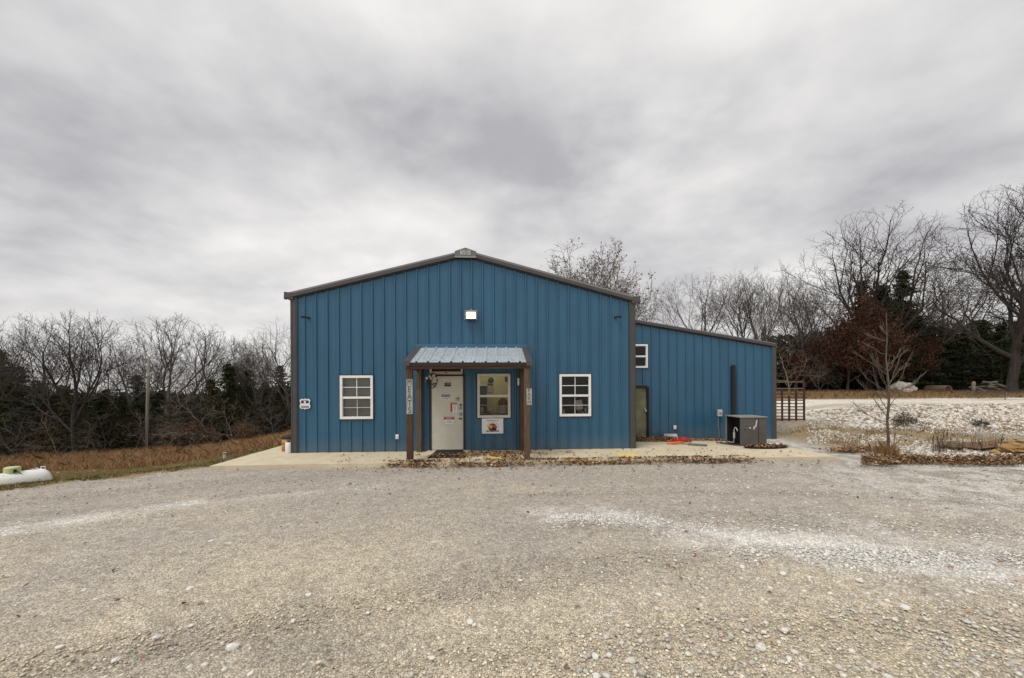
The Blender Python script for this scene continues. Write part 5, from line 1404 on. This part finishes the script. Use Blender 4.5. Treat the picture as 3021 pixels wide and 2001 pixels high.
# ------------------------------------------------------------------ young tree
p = at(2618, 10.0)
yt = empty('young_tree', p); tag(yt, 'slim young leafless tree with upswept branches beside the gravel', 'tree')
px2m = 10.0 / FPX
rr = random.Random(4)
def yp(px, py, y=0.0): return Vector(((px - 2618) * px2m, y, (1350 - py) * px2m - .02))
mb = MB(); mb.tube([yp(2618, 1356), yp(2620.5, 1300), yp(2619, 1245, .02), yp(2622, 1190), yp(2620, 1150, -.02), yp(2618.5, 1105), yp(2616, 1060, .02), yp(2617.5, 1010), yp(2614.5, 965, -.02), yp(2615, 925)], [.034, .030, .028, .026, .024, .021, .016, .012, .008, .003], 9)
mb.build('trunk', M_barky, yt, True)
mb = MB()
BR = [((2620, 1182), (2575, 1140), (2548, 1085)), ((2619, 1160), (2560, 1120), (2535, 1083)), ((2618, 1150), (2580, 1105), (2536, 1040)), ((2617, 1145), (2590, 1090), (2567, 1050)),
      ((2617, 1110), (2590, 1075), (2540, 1030)), ((2617, 1100), (2594, 1078), (2572, 1053)), ((2617, 1050), (2600, 1035), (2577, 1018)), ((2616, 1010), (2607, 1000), (2594, 990)),
      ((2621, 1100), (2650, 1070), (2688, 1030)), ((2621, 1145), (2660, 1100), (2706, 1042)), ((2622, 1150), (2672, 1115), (2718, 1040)), ((2622, 1165), (2690, 1145), (2744, 1102)),
      ((2622, 1175), (2680, 1150), (2732, 1132)), ((2620, 1080), (2640, 1060), (2672, 1036)), ((2620, 1220), (2590, 1195), (2552, 1160), ), ((2620, 1240), (2580, 1205), (2518, 1130)),
      ((2621, 1250), (2600, 1240), (2570, 1215)), ((2622, 1205), (2650, 1180), (2690, 1165)), ((2622, 1230), (2645, 1212), (2672, 1190)), ((2621, 1300), (2600, 1280), (2578, 1262)),
      ((2622, 1270), (2640, 1255), (2655, 1225)), ((2620, 1260), (2570, 1230), (2535, 1190)), ((2618, 1130), (2630, 1100), (2650, 1060)), ((2616, 990), (2622, 975), (2632, 962)),
      ((2617, 1175), (2545, 1150), (2517, 1125)), ((2621, 1135), (2655, 1095), (2683, 1085))]
for b in BR:
    yy_ = rr.uniform(-.45, .45); P = [yp(b[0][0], b[0][1]), yp(b[1][0], b[1][1], yy_ * .5), yp(b[2][0], b[2][1], yy_)]
    mid1 = P[0].lerp(P[1], .5) + Vector((0, 0, -.015)); jt = lambda k: Vector((rr.uniform(-k, k), rr.uniform(-k, k), rr.uniform(-k, k)))
    pts = [P[0], mid1 + jt(.02), P[1] + jt(.015), P[1].lerp(P[2], .35) + jt(.02), P[1].lerp(P[2], .7) + jt(.02), P[2]]
    mb.tube(pts, [.010, .008, .007, .006, .0045, .003], 5)
    for q in range(8):
        s0 = P[1].lerp(P[2], rr.uniform(-.3, .8)); mb.tube([s0, s0 + (P[2] - P[1]).normalized() * .12 + Vector((rr.uniform(-.08, .08), rr.uniform(-.08, .08), .08))], [.005, .0025], 4)
mb.build('branches', M_barky, yt)
# second thin stem and dead weeds at its foot
e_ = empty('sapling', at(2640, 10.0)); tag(e_, 'thin leaning twig sapling just right of the young tree', 'sapling')
MB().tube([(-.06, 0, -.02), (-.03, 0, .3), (0.02, .02, .62), (.04, 0, 1.1)], [.010, .009, .007, .003], 6).build('stem', M_barkp, e_)
MB().tube([(-.0, .01, .5), (.08, .02, .7)], [.005, .002], 5).build('twig', M_barkp, e_)

# ------------------------------------------------------------------ rocks
def rock_mesh(name, sx, sy, sz, seed, c, sub=4, rough=.38, flat_top=False):
    bm = bmesh.new(); bmesh.ops.create_icosphere(bm, subdivisions=sub, radius=1)
    r_ = random.Random(seed); o3 = Vector((r_.uniform(0, 50), r_.uniform(0, 50), r_.uniform(0, 50)))
    from mathutils import noise
    for v in bm.verts:
        n_ = noise.fractal(v.co * 1.1 + o3, .9, 2.0, 5) * rough + (noise.cell(v.co * 2.2 + o3) - .5) * rough * .28
        v.co *= (1 + n_)
        if v.co.z > .6 and flat_top: v.co.z = .6 + (v.co.z - .6) * .2
        v.co = Vector((v.co.x * sx, v.co.y * sy, v.co.z * sz))
    me = bpy.data.meshes.new(name); bm.to_mesh(me); bm.free()
    me.materials.append(mat('rock_' + name + str(seed), c, .9, 0, 5, .4, .02, c2=tuple(v * .55 for v in c), detail=8))
    return me
def rock(px, py, d, sx, sy, sz, seed, c, label, rz=0, name='boulder', flat_top=False, zoff=0, ry=0):
    x = ray(px, py)[0] * d; me = rock_mesh(name, sx, sy, sz, seed, c, flat_top=flat_top)
    o = bpy.data.objects.new(name, me); col.objects.link(o); o.location = (x, d, float(hgt(x, d)) + sz * .45 + zoff); o.rotation_euler = (0, ry, rz)
    tag(o, label, 'rock'); return o
rock(2660, 1150, 31, .80, .7, .55, 14, (.62, .58, .50), 'large white boulder at the foot of the right wood')
rock(2868, 1320, 10.9, .66, .40, .11, 4, (.24, .14, .08), 'long flat dark brown rock slab on the right bank', flat_top=True, ry=R(-5))
rock(2808, 1325, 10.7, .26, .22, .12, 9, (.20, .15, .09), 'small olive brown rock at left end of long slab')
rock(2775, 1318, 10.9, .14, .12, .09, 12, (.62, .58, .50), 'small white rock left of long brown slab')
rock(3015, 1310, 11.4, .48, .3, .17, 5, (.46, .36, .22), 'tan wedge shaped rock at right edge behind orange one', flat_top=True)
rock(3010, 1340, 10.2, .42, .3, .18, 6, (.46, .27, .10), 'orange sandstone rock at right photo edge')
rock(2935, 1344, 10.0, .09, .09, .09, 7, (.55, .38, .17), 'small yellowish rock left of orange sandstone')
# low debris among the trees
x = at(2915, 31).x
e_ = empty('scrap_pile', (x, 31, float(hgt(x, 31)))); tag(e_, 'pale scrap heap lying among dark trunks at right', 'scrap pile')
rr = random.Random(3)
for i in range(11):
    a = rr.uniform(-1.0, 1.0); L_ = rr.uniform(.3, .8)
    o = MB().box(-L_, L_, -.15, .15, -.05, .06).build('board', mat('scrap_pale', (.26, .25, .20), .8, 0, 3, .4), e_); o.location = (a * .9, rr.uniform(-.3, .3), .14 + i * .065); o.rotation_euler = (rr.uniform(-.3, .3), rr.uniform(-.35, .35), rr.uniform(-.5, .5))
x = at(2872, 30.5).x; e_ = empty('marker_post', (x, 30.5, float(hgt(x, 30.5)))); tag(e_, 'short rounded cream post left of the pale scrap heap', 'post')
MB().lathe([(.10, -.1), (.12, .75), (.10, .86), (0, .90)], (0, 0, 0), 12).build('post', mat('post_cream', (.42, .38, .26), .7), e_, True)
x = at(2798, 30.5).x; e_ = empty('cut_log', (x, 30.5, float(hgt(x, 30.5)) + .28)); tag(e_, 'round cut log end at edge of right wood', 'log')
MB().tube([(0, 0, 0), (.05, 1.6, 0)], .31, 16).build('trunk', M_barkp, e_); MB().lathe([(0, -.006), (.26, -.006), (.26, -.001)], (0, 0, 0), 16, 'y').build('cut_face', mat('cut_brown', (.10, .04, .025), .8), e_)

# ------------------------------------------------------------------ loose stones, rubble, litter, grass
ico = bmesh.new(); bmesh.ops.create_icosphere(ico, subdivisions=1, radius=1); ico.verts.ensure_lookup_table()
IV = np.array([v.co[:] for v in ico.verts]); IF = np.array([[v.index for v in f.verts] for f in ico.faces]); ico.free()
OV = np.array([[1, 0, 0], [0, 1, 0], [-1, 0, 0], [0, -1, 0], [0, 0, 1], [.5, .5, .62], [-.5, .45, .62], [0, -.6, .62]]); 
def stones(name, x, y, size, cols, label, cat, seed, sink=.25, flat=.6, zadd=0.0, base=None):
    r_ = np.random.RandomState(seed); n = len(x)
    z = hgt(x, y) + (fbm(x * 1.4, y * 1.4, 3) - .5) * .035 + (fbm(x * 6, y * 6, 3) - .5) * .014 - .012 + np.where((x > 10) & (y > 9.5), (fbm(x * .9, y * .9, 4) - .5) * .09, 0)
    v = IV[None] * (1 + r_.uniform(-.28, .28, (n, len(IV), 1)))
    s = size[:, None] * np.stack([r_.uniform(.75, 1.35, n), r_.uniform(.75, 1.2, n), r_.uniform(.4, .8, n) * flat / .6], 1)
    v = v * s[:, None, :]
    a = r_.uniform(0, 6.28, n); ca, sa = np.cos(a)[:, None], np.sin(a)[:, None]
    v = np.stack([v[..., 0] * ca - v[..., 1] * sa, v[..., 0] * sa + v[..., 1] * ca, v[..., 2]], -1)
    v = v + np.stack([x, y, z + s[:, 2] * (1 - sink * 2) * .6 + zadd], 1)[:, None, :]
    F_ = (IF[None] + (np.arange(n) * len(IV))[:, None, None]).reshape(-1, 3)
    o = np_obj(name, v.reshape(-1, 3), F_, M_stone, np.repeat(cols, len(IV), 0))
    tag(o, label, cat, kind='stuff'); return o
r_ = np.random.RandomState(21)
# near gravel: density follows the picture's own near field
n = 42000
d = 1.9 + 6.3 * r_.rand(n) ** 1.5; x = (r_.uniform(-80, 3100, n) - CX) / FPX * d
ok = s_left(x, d) < -.1; x, d = x[ok], d[ok]
n = len(x); size = .005 + .009 * r_.rand(n) ** 3
gc = ground_cols(x, d) * r_.uniform(.55, 1.55, (n, 1)); gc = np.clip(gc, .08, .8)
stones('loose_gravel', x, d, size, gc, 'loose grey and tan gravel scattered over the yard', 'gravel', 31)
# pale larger stones in the foreground and right
n = 3600
d = 1.9 + 7.5 * r_.rand(n) ** 1.3; px = np.where(r_.rand(n) < .72, r_.uniform(1700, 3060, n), r_.uniform(0, 3060, n)); x = (px - CX) / FPX * d
keep = fbm(x * 1.3 + 50, d * 1.3, 4) + .25 * smooth(1500, 2600, px) + .12 * r_.rand(n) > .56; x, d = x[keep], d[keep]; n = len(x)
size = .010 + .018 * r_.rand(n) ** 2.5
K = np.array([.62, .59, .53]) * r_.uniform(.7, 1.2, (n, 1))
stones('pale_gravel', x, d, size, K, 'coarser pale stones strewn over the right side of yard', 'gravel', 32)
# white crushed stone bands
pts = []
for (a, b, c_, d_, wd, m_) in ((-9.5, 4.1, -6.73, 5.0, .26, 1500), (-6.73, 5.0, -5.2, 6.16, .26, 1500), (-5.2, 6.16, -2.6, 7.15, .2, 900), (.55, 5.65, 1.5, 5.35, .34, 1500), (1.5, 5.35, 2.5, 4.75, .3, 1400), (2.5, 4.6, 4.9, 4.05, .45, 4200), (4.9, 4.05, 7, 4.4, .5, 1800)):
    t = r_.rand(m_); L_ = math.hypot(c_ - a, d_ - b); o_ = r_.normal(0, wd * .75, m_)
    pts.append(np.stack([a + (c_ - a) * t - (d_ - b) / L_ * o_, b + (d_ - b) * t + (c_ - a) / L_ * o_], 1))
pts = np.concatenate(pts); n = len(pts); k_ = fbm(pts[:, 0] * 2.2 + 3, pts[:, 1] * 2.6, 3) + .25 * (r_.rand(n) - .5) > .43; pts = pts[k_]; n = len(pts); size = .006 + .014 * r_.rand(n) ** 2.2
K = np.array([.76, .74, .69]) * r_.uniform(.7, 1.12, (n, 1))
stones('crushed_stone', pts[:, 0], pts[:, 1], size, K, 'white crushed stone lying in bands across the gravel yard', 'gravel', 33)
# individual pale stones in front
pebble = [rock_mesh('stone', 1, .8, .5, 40 + i, (.66, .63, .57), sub=2) for i in range(3)]
for p_ in pebble: p_.materials.clear(); p_.materials.append(mat('pale_stone', (.72, .70, .64), .85, 0, 4, .12))
SP = [(687, 1908, 20), (560, 1736, 12), (1387, 1834, 13), (1399, 1842, 9), (340, 1946, 12), (175, 1908, 13), (1756, 1936, 14), (1760, 2000 - 8, 14), (2030, 1928, 11), (2245, 1911, 15), (2310, 1692, 12), (2190, 1672, 10), (2670, 1793, 17), (2640, 1826, 10), (1535, 1711, 9), (286, 1767, 10), (248, 1740, 9), (910, 1754, 10), (1148, 1796, 10), (1085, 1806, 8), (2315, 1858, 12), (1945, 1754, 10), (2535, 1712, 12), (2860, 1746, 14), (2925, 1695, 11), (622, 1597, 9), (865, 1830, 9), (564, 1784 + 60, 9), (460, 1878, 10), (1274, 1940, 11), (740, 1986, 13), (942, 1952, 9)]
for i, (px, py, s) in enumerate(SP):
    x, y = at_z(px, py, .0); k_ = s / FPX * y * .95
    o = bpy.data.objects.new('stone', pebble[i % 3]); col.objects.link(o); o.location = (x, y, k_ * .2 - .01); o.scale = (k_, k_, k_); o.rotation_euler = (0, 0, i * 1.3)
    tag(o, 'single whitish stone lying on the gravel in the foreground', 'stone', 'single whitish stones in the foreground')
# rubble on the right bank and field
n = 34000; px = r_.uniform(2380, 3100, n); d = r_.uniform(9.3, 17.6, n); x = (px - CX) / FPX * d
bank = smooth(13.6, 14.4, d) * smooth(17.6, 16.9, d) * (x > 13.2)
f2 = fbm(x * .8, d * .8 + 9, 3)
keep = (r_.rand(n) < .9 * bank) | ((r_.rand(n) < .45) & (f2 > .45)) | ((r_.rand(n) < .9) & (x > 10.8) & (d < 11.2) & (d > 9.7)); keep &= (x > 9.5) & ~((np.abs(x - 9.9) < .25) & (np.abs(d - 10) < .3))
x, d, bk = x[keep], d[keep], bank[keep]; n = len(x)
size = (.012 + .034 * r_.rand(n) ** 2.5) * (1 + .7 * bk)
K = np.where(r_.rand(n, 1) < .7, np.array([[.70, .66, .59]]), np.array([[.36, .28, .19]])) * r_.uniform(.65, 1.15, (n, 1))
stones('rubble', x, d, size, K, 'white broken rubble on the bank right of the young tree', 'rubble', 35, flat=.75)

def leaves(name, x, y, z, size, label, cat, seed, cols=None, kind='stuff', lift=.02):
    r_ = np.random.RandomState(seed); n = len(x)
    a = r_.uniform(0, 6.28, n); tx = r_.normal(0, .38, n); ty = r_.normal(0, .38, n)
    ux = np.stack([np.cos(a), np.sin(a), tx], 1); uy = np.stack([-np.sin(a), np.cos(a), ty], 1)
    s = (size * r_.uniform(.6, 1.3, n))[:, None]
    c = np.stack([x, y, z + lift * r_.rand(n)], 1)
    curl = r_.uniform(.1, .55, (n, 1)) * s * np.array([[0, 0, 1]])
    P = [c - ux * s, c - ux * s * .3 - uy * s * .45 + curl, c + ux * s * .45 - uy * s * .38 + curl * .8, c + ux * s, c + ux * s * .45 + uy * s * .38 + curl * .7, c - ux * s * .3 + uy * s * .5 + curl]
    V = np.stack(P, 1).reshape(-1, 3); F_ = (np.array([[0, 1, 2, 3], [0, 3, 4, 5]])[None] + (np.arange(n) * 6)[:, None, None]).reshape(-1, 4)
    base = LC if cols is None else cols
    K = base[r_.randint(0, len(base), n)] * r_.uniform(.6, 1.35, (n, 1))
    o = np_obj(name, V, F_, M_leafcol, np.repeat(K, 6, 0)); tag(o, label, cat, kind=kind); return o
LC = np.array([[.30, .16, .075], [.21, .10, .045], [.40, .25, .13], [.10, .05, .028], [.46, .33, .20]])
# drift along the front edge of slab
def to_world(u, v): return X0 + u * cT - v * sT, D0 + u * sT + v * cT
def drift(name, label, u0, u1, v0, v1, n, seed, thick=.05, size=.036, dens=None):
    r_ = np.random.RandomState(seed); u = r_.uniform(u0, u1, n); tt = r_.rand(n); v = v0 + (v1 - v0) * tt
    if dens is not None: k_ = r_.rand(n) < dens(u, v); u, v = u[k_], v[k_]
    x, y = to_world(u, v)
    sz = np.array([slab_z(a, b) for a, b in zip(u, v)])
    z = np.where((v > SF) & (v < LEAN_V), SLAB_Z + sz + .006, hgt(x, y) + .01)
    mid = np.clip(1 - np.abs((v - (v0 + v1) / 2) / ((v1 - v0) / 2)), 0, 1)
    leaves(name, x, y, z + thick * r_.rand(len(x)) * mid, np.full(len(x), size), label, 'leaves', seed + 50)
uA = wp(1130, 1370, SF)[0]; uB = wp(2270, 1350, SF)[0]
drift('fallen_leaves', 'brown dead leaves drifted along the front edge of slab', uA, uB, SF - .26, SF + .20, 11000, 1, .055, .034,
      lambda u, v: np.clip(.25 + 1.1 * smooth(uA, 4.2, u), 0, 1) * np.exp(-((v - SF + .04 - .06 * np.sin(u * 2.1)) / (.13 + .07 * fbm(u * 1.7, u * 0))) ** 2) * smooth(uB, uB - .8, u) * np.clip(1.7 * fbm(u * 2.2, u * 0 + 3) - .25, 0, 1) * (1 - .45 * smooth(4.6, 6.5, u)))
ud0 = wp(1255, 1350, -1)[0]; ud1 = wp(1700, 1350, -1)[0]
drift('fallen_leaves', 'dead leaves scattered over the slab under the porch', ud0, ud1, SF + .1, -.1, 3000, 2, .03, .034, lambda u, v: smooth(.50, .66, fbm(u * 1.5 + 3, v * 2.6, 3)) * .9 * (1 - .6 * smooth(-.5, -.1, v)))
drift('stray_leaves', 'single dead leaves strewn thinly over the concrete slab', 1.5, 13.5, SF + .05, -.05, 230, 22, .01, .03)
drift('stray_leaves', 'thin scatter of dead leaves on gravel before the slab', 2.0, 13.5, SF - 1.3, SF - .1, 700, 23, .01, .03, lambda u, v: smooth(SF - 1.4, SF - .1, v) ** 2)
um0 = m0[0]; um1 = m1[0]
drift('fallen_leaves', 'dead leaves gathered on the black door mat', um0 + .05, um1, m0[1], m0[1] + .55, 700, 12, .05, .033)
ul0, ul1 = W + .05, wp(2010, 1300, LEAN_V)[0]
drift('fallen_leaves', 'heap of dark dead leaves before the olive side door', ul0, ul1, LEAN_V - .75, LEAN_V - .04, 2600, 3, .12, .036, lambda u, v: 1 - .8 * smooth(ul0, ul1, u) * smooth(LEAN_V - .3, LEAN_V - .75, v))
drift('fallen_leaves', 'dead leaves along the side wing wall by the cord', ul1, wp(2145, 1300, LEAN_V)[0], LEAN_V - .5, LEAN_V - .04, 900, 4, .07, .036, lambda u, v: smooth(LEAN_V - .55, LEAN_V - .1, v) * .9)
xw, yw = to_world(p_ := 0, 0)
# leaves on tray
tx_, ty_, tz_ = bpy.data.objects['debris_tray'].location
r_ = np.random.RandomState(8); n = 420; aa = r_.uniform(0, 6.28, n); rad = .62 * np.sqrt(r_.rand(n))
leaves('fallen_leaves', tx_ + rad * np.cos(aa), ty_ + .25 * np.sin(aa) * rad / .62, np.full(n, tz_ + .02) + .05 * (1 - rad / .62), np.full(n, .036), 'dead leaves heaped on the black tray', 'leaves', 61, lift=.03)
# litter drift right of the yard under the young tree
n = 5200; px = r_.uniform(2540, 3080, n); py = 1366 + r_.normal(0, 8.0, n) - .004 * np.abs(px - 2750) + 6 * np.exp(-((px - 2640) / 60) ** 2) * r_.normal(0, 1.2, n); xy = np.array([at_z(a, min(b, 1377), .0) for a, b in zip(px, py)])
k_ = (np.abs(py - 1366) < 18) & (r_.rand(n) < np.clip(3.2 * fbm(xy[:, 0] * 2.2, xy[:, 1] * 2.2, 3) - .95, .05, 1)); xy = xy[k_]
leaves('fallen_leaves', xy[:, 0], xy[:, 1], hgt(xy[:, 0], xy[:, 1]) + .03, np.full(len(xy), .034), 'dead leaves drifted under the young tree along the yard edge', 'leaves', 62, lift=.06, cols=LC * .8)
n = 800; px = r_.normal(2508, 32, n); py = r_.normal(1327, 3, n); xy = np.array([at_z(a, b, .05) for a, b in zip(px, py)])
leaves('fallen_leaves', xy[:, 0], xy[:, 1], hgt(xy[:, 0], xy[:, 1]) + .05, np.full(n, .034), 'small patch of dead leaves between slab and young tree', 'leaves', 63, lift=.03)
# stray leaves over the gravel
n = 420; d = r_.uniform(2.2, 9, n); x = (r_.uniform(0, 3021, n) - CX) / FPX * d; k_ = (r_.rand(n) < .35) | (d > 6.5)
leaves('stray_leaves', x[k_], d[k_], np.full(k_.sum(), .0), np.full(k_.sum(), .026), 'stray dead leaves scattered over the gravel yard', 'leaves', 64, lift=.01)

# grass
def grass(name, label, x, y, h, w, cols, seed, leanv=.35, cat='grass'):
    r_ = np.random.RandomState(seed); n = len(x); z = hgt(x, y) - .02
    a = r_.uniform(0, 6.28, n); hh = h * r_.uniform(.5, 1.2, n)
    lx2, ly2 = r_.normal(0, leanv, n) * hh, r_.normal(0, leanv, n) * hh
    b0 = np.stack([x - np.cos(a) * w, y - np.sin(a) * w, z], 1); b1 = np.stack([x + np.cos(a) * w, y + np.sin(a) * w, z], 1)
    m1 = np.stack([x + lx2 * .35 + np.cos(a) * w * .6, y + ly2 * .35 + np.sin(a) * w * .6, z + hh * .6], 1); m0_ = np.stack([x + lx2 * .35 - np.cos(a) * w * .6, y + ly2 * .35 - np.sin(a) * w * .6, z + hh * .6], 1)
    t = np.stack([x + lx2, y + ly2, z + hh], 1)
    V = np.stack([b0, b1, m1, t, m0_], 1).reshape(-1, 3); F_ = (np.arange(n) * 5)[:, None] + np.arange(5)[None]
    K = cols[r_.randint(0, len(cols), n)] * r_.uniform(.7, 1.35, (n, 1))
    o = np_obj(name, V, F_, M_fol, np.repeat(K, 5, 0)); tag(o, label, cat, kind='stuff'); return o
RG = np.array([[.37, .20, .095], [.45, .26, .125], [.27, .14, .065], [.52, .37, .21], [.42, .31, .17]])
SG = np.array([[.30, .22, .10], [.22, .18, .075], [.15, .16, .05], [.35, .26, .14]])
n = 90000; px = r_.uniform(-120, 875, n); d = 15 + 16 * r_.rand(n) ** .6; x = (px - CX) / FPX * d; s = s_left(x, d) + (fbm(x * .8, d * .8, 3) - .5) * 2.5
k_ = (s > .8) & (d - 20.5 - (-9.4 - x) * .2 + (fbm(x * .8, d * .8, 3) - .5) * 4 > 0)
grass('broom_sedge', 'band of rusty red dry grass before the left wood', x[k_], d[k_], (.20 + .36 * smooth(16, 26, d[k_])) * (.35 + 1.3 * fbm(x[k_] * .9, d[k_] * .9, 4)), .008, RG, 71, .5)
n = 90000; px = r_.uniform(-80, 860, n); d = 7.0 + 20 * r_.rand(n) ** 1.2; x = (px - CX) / FPX * d; s = s_left(x, d) + (fbm(x * 2, d * 2, 3) - .5) * .9
k_ = (s > .05) & (d - 20.5 - (-9.4 - x) * .2 < .8) & (d > 0)
grass('short_grass', 'short mixed green and straw grass between gravel and red grass', x[k_], d[k_], .05 + .05 * fbm(x[k_] * 3, d[k_] * 3, 3), .006, SG, 72, .8)
# dry weeds on the right
n = 40000; px = r_.uniform(2280, 3100, n); d = r_.uniform(9.6, 33, n); x = (px - CX) / FPX * d
f = fbm(x * .35, d * 1.1 + 20, 4); tuft = fbm(x * 2.3, d * 2.3, 3)
k_ = (x > 10) & (((f > .52) & (tuft > .5) & (d < 16)) | ((d > 22.3) & (tuft > .40)) | ((np.abs(d - 13.9) < .35) & (tuft > .4) & (x > 12)) | ((np.abs(d - 17.0) < .12) & (x > 15)))
grass('dry_weeds', 'straw coloured dry weeds in tufts on the right bank', x[k_], d[k_], np.where(d[k_] > 20, .28, .13), .007, np.array([[.30, .20, .10], [.36, .26, .14], [.20, .13, .07]]), 73, .5)
n = 500; x = 9.9 - .12 + r_.normal(0, .14, n); d = 9.95 + r_.normal(0, .12, n)
grass('dry_weeds', 'tan dry weed clump round the foot of the young tree', x, d, np.full(n, .38), .004, np.array([[.32, .19, .08], [.26, .15, .07]]), 74, .25)
n = 260; px = np.concatenate([r_.normal(c, 12, 52) for c in (2780, 2830, 2880, 2760, 2930)]); d = r_.uniform(10.2, 10.8, n); x = (px - CX) / FPX * d
grass('dry_weeds', 'thin dark upright weed stalks before the brown rock slab', x, d, np.full(n, .55), .0035, np.array([[.10, .06, .04], [.16, .10, .06]]), 75, .12)
# low shrubs on the bank
for i, (px, d, ty, lb) in enumerate(((2668, 14.4, 1222, 'dark low shrub on the bank just right of the young tree'), (2895, 14.3, 1240, 'small green shrub at the foot of rubble bank'), (2885, 22, 1140, 'wispy bare bush on the white road edge, left one'), (2965, 21, 1140, 'wispy bare bush on the white road edge, right one'))):
    e_ = add_tree('shrubD', 'low_shrub', px, d, ty, lb, 'shrub', None, 1.0, parts=('stem', 'branches'), baseH=5.0)
    e_.scale = (e_.scale[0] * 1.6, e_.scale[1] * 1.6, e_.scale[2])
    if i < 2:
        V_, F_, K_ = leafcloud(np.random.RandomState(80 + i), np.array([v.co[:] for v in protos['shrubD'][1].vertices]), 900, .22, GC if i else np.array([[.12, .09, .05], [.08, .065, .035]]), .8, .3)
        np_obj('leaves', V_, F_, M_fol, K_, e_)
